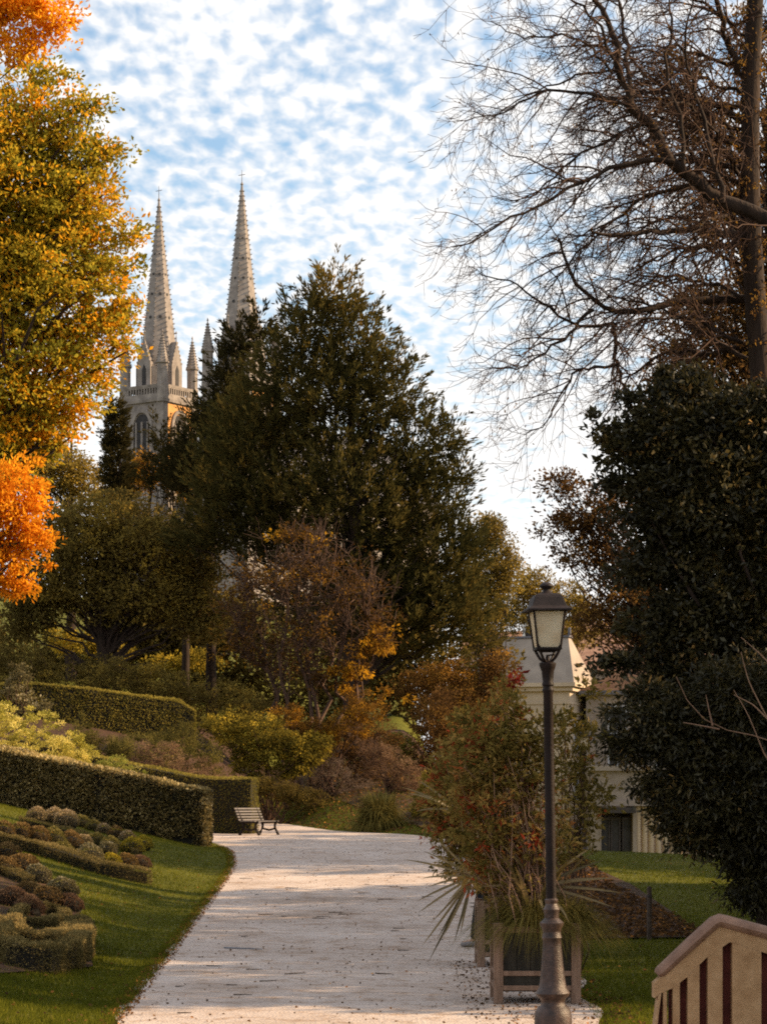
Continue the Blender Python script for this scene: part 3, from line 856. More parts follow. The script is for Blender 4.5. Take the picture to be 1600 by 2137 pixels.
b = MB(); b.box((55 * s, 2.2, zdoor / 2 + 0.2), (66 * s, 0.1, zdoor + 0.4)); b.build('recessed_wall', 'render', r)
for k, xx in enumerate((32, 54, 78)):
    f = MB(); ww = 17 * s
    f.box((xx * s - ww / 2, 0.5, zdoor / 2), (0.10, 0.12, zdoor)); f.box((xx * s + ww / 2, 0.5, zdoor / 2), (0.10, 0.12, zdoor)); f.box((xx * s, 0.5, zdoor - 0.08), (ww - 0.1, 0.12, 0.16))
    dd = f.build('door', 'darkwood', r)
    f = MB(); f.box((xx * s, 0.52, zdoor / 2), (ww - 0.12, 0.04, zdoor - 0.2)); f.build('pane', 'glass', dd)
for xx in (100, 114, 128, 143, 158, 173, 187):
    f = MB(); f.lathe([(0.26, 0), (0.26, 0.15), (0.2, 0.2), (0.17, zdoor + 0.4), (0.26, zdoor + 0.55), (0.26, zdoor + 0.69)], 12, c=(xx * s, 0.3)); f.build('column', 'render_warm', r, smooth=True)
# tiled-roof house behind, with a blue-white dormer window
r = thing('tiled_house', 'house with clay tiled roof and pale dormer windows behind the lantern', 'building', ((1140 - 800) * 215 / F, 215, -6), R(-8))
ze = zrow(1400, 215) + 6
b = MB(); b.box((2, 5, ze / 2), (19, 10, ze)); b.build('wall', 'render', r)
zr_ = zrow(1308, 215) + 6
b = MB(); b.prism([(-0.6, ze), (10.6, ze), (5, zr_)], -8, 12, axis='x'); b.build('roof', 'tiles', r)
for xx, wdt in ((-1.4, 1.7), (2.4, 1.5)):
    b = MB(); zz0 = zrow(1338, 215) + 6
    b.box((xx, 2.2, zz0 + 0.7), (wdt, 3, 2.2)); dd = b.build('dormer', 'whitewash', r)
    b = MB(); b.box((xx, 0.68, zz0 + 0.8), (wdt - 0.6, 0.06, 1.3)); b.build('pane', 'glass', dd)
    b = MB(); b.prism([(xx - wdt / 2 - 0.15, zz0 + 1.81), (xx + wdt / 2 + 0.15, zz0 + 1.81), (xx, zz0 + 2.5)], 0.5, 3.6); b.build('dormer_roof', 'slate', dd)
r = thing('brown_roof_house', 'broad house with brown tiled roof rising right of the pyramid roof', 'building', ((1290 - 800) * 190 / F, 190, -6), R(-14))
ze = zrow(1400, 190) + 6
b = MB(); b.box((1, 6, ze / 2), (13, 12, ze)); b.build('wall', 'render', r)
b = MB(); b.prism([(-0.6, ze), (12.6, ze), (6, zrow(1285, 190) + 6)], -6, 8, axis='x'); b.build('roof', 'tiles', r)
windows(r, [-2.5, 1, 4.5], [ze - 2, ze - 5], 1.0, 1.7, 'front', -0.04)
r = thing('small_white_house', 'small white house with dark roof glimpsed between the shrubs', 'building', ((972 - 800) * 185 / F, 185, -4.5), R(10))
ze = zrow(1452, 185) + 4.5
b = MB(); b.box((0, 3, ze / 2), (2.6, 5, ze)); b.build('wall', 'whitewash', r)
b = MB(); b.prism([(-1.6, ze + 0.01), (1.6, ze + 0.01), (0, ze + 0.9)], -0.2, 5.8); b.build('roof', 'slate', r)
windows(r, [0], [ze - 1.2], 0.8, 1.2, 'front', -0.04)

# ------------------------------------------------------------------ lamp posts
def lamp_post(loc, label, group=None, lean=0.0):
    root = thing('street_lamp', label, 'street lamp', loc, 0.0, group)
    root.rotation_euler = (0, R(lean), 0)
    u = 1 / 235.0
    G = 2150.0
    def pr(l): return [(r_ * u, (G - y_) * u) for y_, r_ in l]
    b = MB(); b.lathe(pr([(2150, 40), (2137, 39.5), (2122, 39), (2112, 37), (2104, 33), (2099, 27), (2092, 24.5), (2084, 27), (2078, 34), (2073, 36), (2069, 34), (2062, 29), (2045, 26), (2010, 22.5), (1975, 19.5), (1960, 19), (1957, 21), (1953, 19.5), (1945, 18.5)]), 32)
    b.build('base', 'iron_base', root, smooth=True)
    b = MB(); b.lathe(pr([(1945, 18.5), (1937, 20.5), (1930, 25), (1926, 25), (1920, 19), (1916, 15), (1908, 15.5), (1898, 17.5), (1890, 13), (1886, 12), (1882, 14), (1878, 14), (1875, 11)]), 32)
    b.build('collar', 'iron_base', root, smooth=True)
    b = MB(); b.lathe(pr([(1875, 11), (1860, 10.8), (1600, 10.3), (1446, 10), (1442, 12), (1438, 12), (1436, 10.5), (1432, 10.5), (1430, 12.5), (1426, 12.5), (1423, 10.8), (1412, 12), (1400, 13), (1394, 15.5), (1388, 17.5), (1383, 17.5), (1381, 12)]), 24)
    b.build('pole', 'iron', root, smooth=True)
    # yoke under the lantern
    b = MB()
    z = lambda y_: (G - y_) * u
    for k in range(4):
        a = R(10) + k * math.pi / 2 + math.pi / 4
        ca, sa = math.cos(a), math.sin(a)
        pts = []
        for (r_, y_) in ((2, 1383), (9, 1379), (15, 1373), (20, 1364), (24, 1355)):
            pts.append((ca * r_ * u * 1.25, sa * r_ * u * 1.25, z(y_)))
        b.tube(pts, [0.013] * 5, 6)
    b.lathe([(0.022, z(1383)), (0.018, z(1374)), (0.012, z(1366))], 10)
    b.tube([(0, 0, z(1370)), (0.02, 0, z(1367)), (0.06, 0, z(1366))], [0.008] * 3, 6)
    b.build('yoke', 'iron', root, smooth=True)
    # lantern: four-sided, tapered
    rot = Matrix.Rotation(R(6), 3, 'Z')
    ht, hb = 0.140, 0.102
    zt_, zb_ = z(1275), z(1354)
    lan = MB()
    for sx, sy in ((1, 1), (1, -1), (-1, -1), (-1, 1)):
        p0 = rot @ Vector((sx * hb, sy * hb, 0)); p1 = rot @ Vector((sx * ht, sy * ht, 0))
        lan.tube([(p0.x, p0.y, zb_), (p1.x, p1.y, zt_)], [0.011, 0.011], 6)
    for hh, zz_, th in ((hb, zb_, 0.022), (ht, zt_, 0.02)):
        for k in range(4):
            m = rot @ Matrix.Rotation(k * math.pi / 2, 3, 'Z')
            lan.box(m @ Vector((0, -hh, zz_)), (hh * 2 + 0.02, 0.018, th), mtx=m)
    for k in range(4):   # rounded lower corners
        m = rot @ Matrix.Rotation(k * math.pi / 2, 3, 'Z')
        for sg in (-1, 1):
            q = MB(); q.add([(sg * hb, -hb - 0.004, zb_), (sg * (hb - 0.035), -hb - 0.004, zb_), (sg * (hb + 0.004), -hb - 0.008, zb_ + 0.05),
                             (sg * hb, -hb + 0.006, zb_), (sg * (hb - 0.035), -hb + 0.006, zb_), (sg * (hb + 0.004), -hb + 0.002, zb_ + 0.05)],
                            [(0, 1, 2), (3, 5, 4), (0, 3, 4, 1), (1, 4, 5, 2), (2, 5, 3, 0)])
            lan.add([m @ Vector(v_) for v_ in q.v], q.f)
    lan.box((0, 0, zb_ - 0.016), (0.14, 0.14, 0.02), mtx=rot)
    lo = lan.build('lantern', 'iron', root)
    for k in range(4):
        m = rot @ Matrix.Rotation(k * math.pi / 2, 3, 'Z')
        a = MB(); a.add([m @ Vector(v_) for v_ in ((-hb, -hb + 0.004, zb_ + 0.008), (hb, -hb + 0.004, zb_ + 0.008), (ht, -ht + 0.004, zt_), (-ht, -ht + 0.004, zt_),
                                                  (-hb, -hb + 0.008, zb_ + 0.008), (hb, -hb + 0.008, zb_ + 0.008), (ht, -ht + 0.008, zt_), (-ht, -ht + 0.008, zt_))],
                        [(0, 1, 2, 3), (7, 6, 5, 4), (0, 4, 5, 1), (1, 5, 6, 2), (2, 6, 7, 3), (3, 7, 4, 0)])
        a.build('pane', 'frost', lo)
    hd = MB()
    prof = [(0.198, z(1276)), (0.198, z(1272)), (0.155, z(1266)), (0.142, z(1258)), (0.128, z(1248)), (0.112, z(1242)), (0.080, z(1239))]
    q = MB(); q.lathe(prof, 4, square=True)
    hd.add([rot @ Vector(v_) for v_ in q.v], q.f)
    ho = hd.build('hood', 'hood', root, bevel=0.004)
    fn = MB(); fn.lathe(pr([(1240, 17), (1236, 12), (1233, 8), (1230, 8), (1226, 12), (1223, 14.5), (1220, 14), (1216, 9), (1214, 5)]), 20)
    fn.build('finial', 'hood', ho, smooth=True)
    return root
def copy_tree(o, parent=None):
    c = o.copy()
    COL.objects.link(c)
    if parent is not None: c.parent = parent
    for ch in list(o.children): copy_tree(ch, c)
    return c
lx = (1154 - 800) * 21.3 / F
lamp1 = lamp_post((lx, 21.3, 0.0), 'tall dark lamp post with frosted lantern in front of the wooden planter', 'park lamp posts', -0.9)
lamp2 = copy_tree(lamp1)
lp = atZ(1217, 72)
lamp2.location = lp
lamp2.rotation_euler = (0, 0, 0)
lamp2['label'] = 'distant lamp post half hidden by leaves before the sunlit house wall'

# ------------------------------------------------------------------ bench
def bench(loc, rz):
    root = thing('park_bench', 'pale slatted park bench with dark iron legs by the hedge end', 'bench', loc, rz)
    # local: +y is the way it faces reversed; sitter faces -y; long axis x
    Lb = 1.6
    for k in range(5):
        z = 0.47 + k * 0.085; y = 0.20 + k * 0.035
        b = MB(); b.box((0, y, z), (Lb, 0.022, 0.052), mtx=Matrix.Rotation(R(-22), 3, 'X')); b.build('back_slat', 'bench_slat', root, bevel=0.004)
    for k in range(5):
        b = MB(); b.box((0, 0.12 - k * 0.105, 0.425), (Lb, 0.085, 0.028)); b.build('seat_slat', 'bench_slat', root, bevel=0.004)
    for sx in (-1, 1):
        x = sx * 0.62
        b = MB()
        b.tube([(x, -0.42, 0.0), (x, -0.37, 0.10), (x, -0.30, 0.22), (x, -0.30, 0.32), (x, -0.34, 0.40)], [0.048, 0.042, 0.038, 0.042, 0.048], 8)
        b.tube([(x, 0.26, 0.0), (x, 0.20, 0.10), (x, 0.14, 0.22), (x, 0.13, 0.32), (x, 0.15, 0.41)], [0.048, 0.042, 0.038, 0.042, 0.048], 8)
        b.tube([(x, 0.15, 0.41), (x, 0.21, 0.50), (x, 0.37, 0.86)], [0.045, 0.036, 0.028], 8)
        b.tube([(x, -0.38, 0.40), (x, 0.16, 0.40)], [0.038, 0.038], 8)
        b.tube([(x, -0.31, 0.20), (x, -0.1, 0.15), (x, 0.15, 0.20)], [0.03, 0.03, 0.03], 8)
        b.build('leg', 'iron', root, smooth=True)
    return root
bp = hit(536, 1744)
bench((bp[0], bp[1], bp[2] + 0.02), math.atan2(0.9, 0.43))

# ------------------------------------------------------------------ clipped hedges
def shell(name, parent, org, polyline, width, h0, h1, n, size, material, base_gap=0.0, back=0.5, hole=None):
    """leafy skin of a hedge running along polyline of (x, y); height goes h0 -> h1"""
    Pl = np.array(polyline, float)
    seg = np.linalg.norm(np.diff(Pl, axis=0), axis=1)
    cum = np.concatenate([[0], np.cumsum(seg)])
    tot = cum[-1]
    def pos(s):
        x = np.interp(s, cum, Pl[:, 0]); y = np.interp(s, cum, Pl[:, 1])
        e = 0.05
        tx = np.interp(np.minimum(s + e, tot), cum, Pl[:, 0]) - np.interp(np.maximum(s - e, 0), cum, Pl[:, 0])
        ty = np.interp(np.minimum(s + e, tot), cum, Pl[:, 1]) - np.interp(np.maximum(s - e, 0), cum, Pl[:, 1])
        l = np.hypot(tx, ty) + 1e-9
        return x, y, tx / l, ty / l
    hm = (h0 + h1) / 2
    areas = np.array([tot * hm, tot * hm * back, tot * width, width * hm, width * hm])
    k = rng.choice(5, n, p=areas / areas.sum())
    s = rng.uniform(0, tot, n); s = np.where(k == 3, 0, np.where(k == 4, tot, s))
    v_ = rng.uniform(0, 1, n)
    side = np.where(k == 0, -1, np.where(k == 1, 1, rng.uniform(-1, 1, n)))
    hh = h0 + (h1 - h0) * s / tot
    zrel = np.where(k == 2, 1.0, v_)
    x, y, tx, ty = pos(s)
    jit = np.abs(rng.normal(size=n)) * 0.035
    nx, ny = ty, -tx       # right-hand side of the run; side=-1 is the first face
    X = x - nx * side * width / 2; Y = y - ny * side * width / 2
    g = terrain(X, Y)
    gm = terrain(x, y)
    Z = g * (1 - zrel) + gm * zrel + base_gap + zrel * (hh - base_gap)
    N = np.stack([-nx * side, -ny * side, np.zeros(n)], -1)
    N[k == 2] = (0, 0, 1)
    N[k == 3] = np.stack([-tx, -ty, 0 * tx], -1)[k == 3]
    N[k == 4] = np.stack([tx, ty, 0 * tx], -1)[k == 4]
    P = np.stack([X, Y, Z], -1)
    P += N * (0.03 * wavy(P, 4.0) + 0.02 * wavy(P, 11.0) - jit)[:, None]
    keep = np.ones(n, bool)
    if hole is not None:
        keep = ~hole(P)
    P = P[keep]; N = N[keep]
    D = N * 0.9 + rng.normal(size=P.shape) * 0.75
    V, Q = leaves(P, D, size, 0.6)
    tint = 0.36 + 0.2 * wavy(P, 1.2) + rng.normal(size=len(P)) * 0.2 + 0.28 * (N[:, 2] > 0.5)  # leaves on top tinted lighter, light from above put into the colour
    rawmesh('leaves', V - org, Q, material, parent, tint=tint)
    # solid dark core, added to block light passing through the leaf skin
    ss = np.linspace(0, tot, max(8, int(tot * 3)))
    x, y, tx, ty = pos(ss)
    hh = h0 + (h1 - h0) * ss / tot
    w2 = width / 2 - 0.07
    ins = np.clip(np.minimum(ss, tot - ss) / 0.07, 0, 1)
    ss2 = np.clip(ss, 0.07, tot - 0.07)
    x, y, tx, ty = pos(ss2)
    ring = []
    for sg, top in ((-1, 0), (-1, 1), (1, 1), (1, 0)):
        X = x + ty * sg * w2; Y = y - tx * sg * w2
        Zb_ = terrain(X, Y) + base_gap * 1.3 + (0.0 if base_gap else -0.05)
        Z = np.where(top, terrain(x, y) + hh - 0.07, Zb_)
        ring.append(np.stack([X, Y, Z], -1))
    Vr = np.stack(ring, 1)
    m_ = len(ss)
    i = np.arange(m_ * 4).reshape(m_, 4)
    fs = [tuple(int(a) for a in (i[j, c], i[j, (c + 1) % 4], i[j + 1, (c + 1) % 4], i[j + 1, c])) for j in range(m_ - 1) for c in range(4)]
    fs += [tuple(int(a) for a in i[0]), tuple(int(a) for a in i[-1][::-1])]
    rawmesh('dark_core', Vr.reshape(-1, 3) - org, fs, 'inner', parent)
def hedge(name, label, poly, width, h0, h1, n, size, material, **kw):
    g = kw.pop('group', None)
    org = np.array([poly[0][0], poly[0][1], gz(*poly[0])])
    root = thing(name, label, 'hedge', tuple(org), group=g)
    shell(name, root, org, poly, width, h0, h1, n, size, material, **kw)
    return root
e1 = hit(432, 1768)
a1 = np.array([-13.5, 65.0])
# front hedge from off frame left to its free end beside the path
hp = [(-14.0, 66.5), (-10.4, 65.4), (-7.5, 64.4), (e1[0], e1[1] + 0.3)]
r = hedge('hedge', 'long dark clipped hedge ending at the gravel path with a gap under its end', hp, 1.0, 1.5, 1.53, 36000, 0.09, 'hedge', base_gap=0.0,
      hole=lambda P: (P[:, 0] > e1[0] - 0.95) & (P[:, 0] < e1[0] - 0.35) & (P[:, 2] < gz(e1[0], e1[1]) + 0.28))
e2 = hit(534, 1741)
hp2 = [(e2[0] - 8.0, e2[1] + 1.6), (e2[0] - 4.0, e2[1] + 0.8), (e2[0], e2[1])]
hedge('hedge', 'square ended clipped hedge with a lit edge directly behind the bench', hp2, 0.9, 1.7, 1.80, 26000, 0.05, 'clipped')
# high hedge on the slope
q0 = np.array([-16.5 * 98 / 100, 101.0]); q1 = np.array([(402 - 800) * 104 / F, 104.0])
def top_h(px, py, Z): return CAMZ + (YH - py) * Z / F - gz((px - 800) * Z / F, Z)
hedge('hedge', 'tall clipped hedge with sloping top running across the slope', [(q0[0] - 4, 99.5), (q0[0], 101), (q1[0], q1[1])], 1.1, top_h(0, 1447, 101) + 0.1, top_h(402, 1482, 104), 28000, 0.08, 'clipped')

# ------------------------------------------------------------------ planting beds: low box edging and flower cushions
def low_hedge(label, pxs, hpx, n, width=0.22, size=0.022, group='low box hedges edging the flower beds', name='box_hedge'):
    pts = [hit(*p) for p in pxs]
    poly = [(p[0], p[1]) for p in pts]
    h_ = hpx * pts[-1][1] / F
    org = np.array([poly[0][0], poly[0][1], gz(*poly[0])])
    root = thing(name, label, 'low hedge', tuple(org), group=group)
    shell(name, root, org, poly, width, h_, h_, int(n * 1.15), size, 'boxhedge', back=1.0)
def mound(label, px, py, rp, material, flat=0.8, nm='flower_cushion', cat='flower', group=None, n=1300):
    c = hit(px, py + rp * 0.62)
    rad = rp * c[1] / F
    org = np.array(c)
    d = unit(rng.normal(size=(n, 3))); d[:, 2] = np.abs(d[:, 2]) * 1.0 - 0.12
    d = unit(d)
    P = d * rad * np.array([1.0, 1.0, flat]) * (1 + 0.13 * wavy(d * 1.6 + org, 1.3) + 0.05 * wavy(d * 4 + org, 1.5) - 0.05 * np.abs(rng.normal(size=n)))[:, None]
    P[:, 2] += rad * 0.28
    V, Q = leaves(P, d + rng.normal(size=d.shape) * 0.6, 0.022 + rad * 0.05, 0.7)
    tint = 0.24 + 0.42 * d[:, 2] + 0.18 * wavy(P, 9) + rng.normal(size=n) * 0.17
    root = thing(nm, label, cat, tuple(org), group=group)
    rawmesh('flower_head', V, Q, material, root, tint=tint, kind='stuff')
    s = MB(); s.lathe([(rad * 0.75, -0.03), (rad * 0.93, rad * 0.2), (rad * 0.8, rad * 0.6), (rad * 0.45, rad * 0.84), (0.02, rad * 0.93)], 12); s.build('dark_core', 'inner', root, smooth=True)  # solid dark core added under the flower leaves
low_hedge('low box hedge along the back of the upper flower bed', [(40, 1722), (110, 1738), (182, 1757)], 20, 5000)
low_hedge('dark low box hedge under the left row of faded flowers', [(-20, 1762), (50, 1777), (122, 1795)], 30, 7000)
low_hedge('thin low hedge behind the right half of the upper flower bed', [(180, 1748), (235, 1762), (285, 1785)], 12, 3000, 0.15)
low_hedge('dark box hedge along the front of the upper flower bed', [(92, 1788), (150, 1806), (220, 1828), (312, 1846)], 30, 11000, 0.3)
def ellipse(cx, cy, rx, ry, a0, a1, n=12): return [(cx + rx * math.cos(R(a)), cy + ry * math.sin(R(a))) for a in np.linspace(a0, a1, n)]
low_hedge('oval box hedge low in the shaded flower bed', ellipse(84, 1925, 52, 16, 180, -170, 22), 26, 20000, 0.16)
low_hedge('outer curved box hedge at the front of the lower flower bed', ellipse(88, 1985, 86, 46, 200, -30, 18)[::-1], 56, 42000, 0.26)
low_hedge('inner curved box hedge inside the lower flower bed', ellipse(92, 1962, 62, 26, 190, -20, 14)[::-1], 44, 26000, 0.2)
low_hedge('dark box hedge running left of the brown flower mass', [(-30, 1815), (20, 1835), (62, 1852)], 26, 4500, 0.22)
GF = 'rounded flower cushions in the sloping bed'
ML = [(76, 1700, 17, 'pinkmound', 'pink topped flower cushion at the upper left of the bed'),
      (112, 1704, 19, 'pinkmound', 'pale sunlit flower cushion, middle of the three pink ones'),
      (138, 1710, 21, 'pinkmound', 'large pale flower cushion, right one of the three pink ones'),
      (172, 1716, 14, 'greenmound', 'small green cushion just right of the pale pink ones'),
      (196, 1724, 13, 'greenmound', 'small olive cushion third from the pink ones along the hedge'),
      (217, 1730, 12, 'pinkmound', 'little pinkish cushion in the middle of the upper row'),
      (243, 1738, 14, 'brownmound', 'brownish cushion between small pink and yellow cushions'),
      (266, 1746, 14, 'pinkmound', 'pinkish cushion just behind the yellow flower cushions'),
      (296, 1760, 17, 'yellowmound', 'bright yellow flower cushion at the bed tip, rear one'),
      (277, 1765, 20, 'yellowmound', 'larger bright yellow flower cushion at the bed tip, front one'),
      (8, 1732, 20, 'brownmound', 'brown cushion at the left frame edge of the middle row'),
      (44, 1736, 20, 'brownmound', 'brown gold cushion second in the middle row'),
      (80, 1744, 20, 'brownmound', 'rust coloured cushion third in the middle row'),
      (112, 1748, 21, 'greenmound', 'olive gold cushion fourth in the middle row'),
      (150, 1754, 21, 'brownmound', 'rosy brown cushion fifth in the middle row'),
      (174, 1755, 17, 'pinkmound', 'fading pink cushion sixth in the middle row'),
      (200, 1752, 16, 'greenmound', 'green gold cushion seventh in the middle row'),
      (230, 1760, 17, 'greenmound', 'dull green cushion left of the yellow ones'),
      (133, 1775, 19, 'greenmound', 'gold tinted cushion at the left of the front row'),
      (188, 1783, 24, 'whitemound', 'broad pale cushion in the middle of the front row'),
      (226, 1771, 17, 'whitemound', 'greyish cushion above the broad pale one'),
      (232, 1796, 17, 'yellowmound', 'orange gold cushion right of the broad pale one'),
      (262, 1798, 20, 'brownmound', 'dark brown cushion near the front hedge end'),
      (292, 1800, 18, 'purple', 'reddish cushion last in the front row'),
      (12, 1780, 26, 'brownmound', 'broad brown cushion left of the dark hedge'),
      (48, 1800, 27, 'brownmound', 'broad brown cushion sloping down to the lawn'),
      (15, 1812, 24, 'brownmound', 'dark brown cushion at the left edge above the lower bed'),
      (82, 1826, 23, 'whitemound', 'white topped cushion at the top of the lower bed'),
      (130, 1850, 26, 'whitemound', 'white speckled cushion at the right shoulder of the lower bed'),
      (58, 1858, 28, 'brownmound', 'brown cushion with a few pale flowers in the lower bed'),
      (100, 1870, 30, 'brownmound', 'big brown cushion in the centre of the lower bed'),
      (143, 1882, 26, 'purple', 'reddish brown cushion on the right flank of the lower bed'),
      (25, 1872, 28, 'purple', 'reddish cushion at the left of the lower bed'),
      (60, 1893, 24, 'purple', 'dark reddish cushion above the oval hedge'),
      (12, 1935, 34, 'brownmound', 'round brown shrub cushion at the left edge beside the oval hedge'),
      (2, 1985, 26, 'greenmound', 'green cushion at the frame edge beside the curved hedge')]
for (x, y, q, mm, lb) in ML:
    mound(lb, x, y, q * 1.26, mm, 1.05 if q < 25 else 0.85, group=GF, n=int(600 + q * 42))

# ------------------------------------------------------------------ shrubs
def shrub(name, label, px, py_base, blobs, Z, nc, nl, cr, size, leafm, twigm='twig', stems=14, group=None, cat='shrub', **kw):
    base = atZ(px, Z) if py_base is None else hit(px, py_base)
    if py_base is not None: Z = base[1]
    org = base
    root = thing(name, label, cat, tuple(org), group=group)
    C, Dv = sample_blobs(blobs, Z, nc, shell=kw.pop('shell', 0.4))
    C[:, 2] = np.maximum(C[:, 2], terrain(C[:, 0], C[:, 1]) + 0.05)
    foliage('foliage', C, Dv, nl, cr, size, leafm, root, org, **kw)
    if stems:
        polys = []
        for i in rng.choice(len(C), min(stems, len(C)), replace=False):
            b = org + np.array([rng.normal() * 0.1, rng.normal() * 0.1, -0.05])
            rs = 0.014 if name == 'leafy_sapling' else 0.035
            polys.append(limb_to(b, C[i], rs, rs * 0.25, 0.05))
        wood('stem', polys, twigm, root, org, 5)
    return root
def tuft(name, label, base, blades_n, length, width, spread, material, cat='ornamental grass', droop=0.5, seg=5, rbase=0.15, group=None):
    org = np.array(base)
    root = thing(name, label, cat, tuple(org), group=group)
    n = blades_n
    a = rng.uniform(0, 2 * np.pi, n)
    el = rng.uniform(0.15, 1.0, n) ** 0.7
    l = length * rng.uniform(0.6, 1.1, n)
    rb = rbase * np.sqrt(rng.uniform(0, 1, n))
    out_ = np.stack([np.cos(a), np.sin(a)], -1)
    side = np.stack([-np.sin(a), np.cos(a), 0 * a], -1)
    t = np.linspace(0, 1, seg)
    Vs = []
    for j, tt in enumerate(t):
        ho = rb + l * spread * (1 - el * 0.75) * (tt ** 1.3) * 1.1
        vz = l * (tt * (0.35 + 0.65 * el) - droop * (1 - el * 0.6) * tt ** 2.6)
        c = np.stack([out_[:, 0] * ho, out_[:, 1] * ho, vz], -1)
        wv = width * (1 - tt) ** 0.6
        if j < seg - 1:
            Vs += [c - side * wv / 2, c + side * wv / 2]
        else:
            Vs += [c]
    V = np.stack(Vs, 1)
    m_ = V.shape[1]
    b = (np.arange(n) * m_)[:, None]
    quads = np.concatenate([b + np.array([2 * j, 2 * j + 1, 2 * j + 3, 2 * j + 2]) for j in range(seg - 2)])
    tris = b + np.array([2 * (seg - 2), 2 * (seg - 2) + 1, 2 * (seg - 1)])
    tint = rng.uniform(0, 1, n) * 0.7 + 0.15
    ti = np.concatenate([np.tile(tint, seg - 2), tint])
    rawmesh('blades', V.reshape(-1, 3), [quads, tris], material, root, tint=ti, kind=None)
    return root

shrub('gold_shrub', 'wide sunlit yellow green shrub behind the front hedge', 80, None, [(60, 1560, 118, 84), (-30, 1530, 110, 70), (150, 1585, 58, 46), (100, 1620, 110, 50)], 70, 520, 70, 0.14, 0.06, 'goldbush', stems=4, shell=0.2, crv=0.2, tint_s=1.2, tint_b=0.5)
tuft('grass_clump', 'tall rounded green grass clump in front of the high hedge', atZ(250, 88), 3380, 1.9, 0.040, 0.42, 'grassy', droop=0.45, rbase=0.28)
shrub('reddish_shrub', 'low reddish brown shrub below the high hedge', 340, None, [(335, 1595, 62, 50), (400, 1615, 60, 32), (290, 1610, 40, 35)], 82, 150, 70, 0.22, 0.055, 'purple', 'twig', 10, up=0.6)
shrub('mixed_shrub', 'dull green and brown twiggy shrub before the lit hedge end', 350, None, [(370, 1545, 45, 40), (330, 1560, 40, 35)], 86, 110, 60, 0.22, 0.06, 'grassy', 'twig', 8, up=0.8)
tuft('plume_grass', 'pale cream feathery grass arching right of the hedge end', atZ(445, 82), 1950, 1.75, 0.031, 0.75, 'feather', droop=0.75, rbase=0.3)
tuft('plume_grass', 'lower pale feathery grass spilling toward the square hedge', atZ(478, 81), 1170, 1.2, 0.031, 0.8, 'feather', droop=0.8, rbase=0.25)
shrub('bank_shrub', 'reddish green twiggy shrubs on the bank beneath the high hedge', 200, None, [(215, 1580, 60, 40), (290, 1575, 60, 45), (370, 1590, 60, 40), (430, 1590, 40, 40), (180, 1540, 40, 50)], 84, 330, 60, 0.24, 0.07, 'grassy', 'twig', 20, up=0.7, tint_b=0.4)
shrub('silver_plant', 'low blue green plant between gold shrub and front hedge', 240, None, [(240, 1600, 40, 22), (285, 1612, 30, 14)], 72, 60, 50, 0.14, 0.05, 'palegrass', 'twig', 5)
shrub('white_flowering_plant', 'tall leafy plant with pale flowers standing over the gold shrub', 45, None, [(45, 1400, 22, 30), (38, 1440, 34, 26), (60, 1470, 45, 24)], 78, 60, 40, 0.16, 0.09, 'whitemound', 'twig', 9)
# shrubs on the slope behind the bench
shrub('drooping_shrub', 'yellow tipped drooping shrub hanging over the brown slope', 560, None, [(545, 1540, 80, 50), (600, 1585, 55, 45), (520, 1590, 40, 40), (470, 1520, 60, 40), (640, 1560, 50, 40)], 91, 380, 70, 0.30, 0.09, 'yellowgreen', 'twig', 18, up=-0.7, tint_b=0.38)
shrub('gold_olive_shrub', 'low golden olive shrub covering the foot of the many stemmed tree', 660, None, [(650, 1540, 60, 36), (715, 1520, 60, 40), (760, 1480, 50, 36), (600, 1500, 40, 30)], 92, 240, 60, 0.24, 0.08, 'goldbrown', 'twig', 12, tint_b=0.3)
shrub('grey_shrub', 'grey brown twiggy shrub right of the drooping yellow one', 700, None, [(690, 1625, 60, 48), (740, 1655, 50, 38), (650, 1610, 40, 35)], 92, 260, 60, 0.22, 0.06, 'greybrown', 'twig', 16, wr=0.2, up=0.5)
shrub('purple_shrub', 'purple brown shrub above the arching dark grass', 815, None, [(810, 1600, 55, 45), (850, 1630, 40, 45), (780, 1570, 40, 30)], 88, 200, 60, 0.24, 0.06, 'purple', 'twig', 12)
tuft('dark_grass_clump', 'arching dark green grass clump at the path edge below the shrubs', hit(790, 1733), 3120, 1.95, 0.044, 0.62, 'grassy', droop=0.8, rbase=0.35)
shrub('clipped_shrub', 'rounded clipped yellow green shrub near the slope shrubs', 830, None, [(832, 1570, 36, 40), (815, 1555, 30, 28)], 96, 180, 60, 0.12, 0.05, 'goldbush', 'twig', 4, shell=0.2, tint_b=0.35)
shrub('brown_shrub', 'dark brown green shrub in the middle of the slope', 730, None, [(720, 1560, 70, 55), (790, 1545, 50, 45), (770, 1610, 60, 50)], 94, 240, 60, 0.28, 0.08, 'brown', 'twig', 14, tint_b=0.35)
shrub('dark_underplanting', 'dark low shrubs under the drooping yellow one', 590, None, [(585, 1650, 55, 22), (640, 1668, 50, 22), (545, 1640, 30, 20)], 90, 200, 50, 0.22, 0.07, 'olive', 'twig', 6, tint_b=0.15)
shrub('olive_shrub', 'broad olive shrub left of the many stemmed tree', 400, None, [(420, 1470, 110, 60), (330, 1440, 90, 50), (520, 1490, 60, 50), (250, 1420, 70, 45)], 108, 420, 60, 0.40, 0.11, 'olive', 'twig', 20, tint_b=0.5)
shrub('hillside_shrub', 'dark bushes beside the upper hedge at left', 120, None, [(120, 1420, 90, 45), (30, 1400, 80, 60), (200, 1410, 60, 40), (-60, 1400, 80, 60)], 110, 300, 60, 0.40, 0.11, 'olive', 'twig', 16, tint_b=0.35)
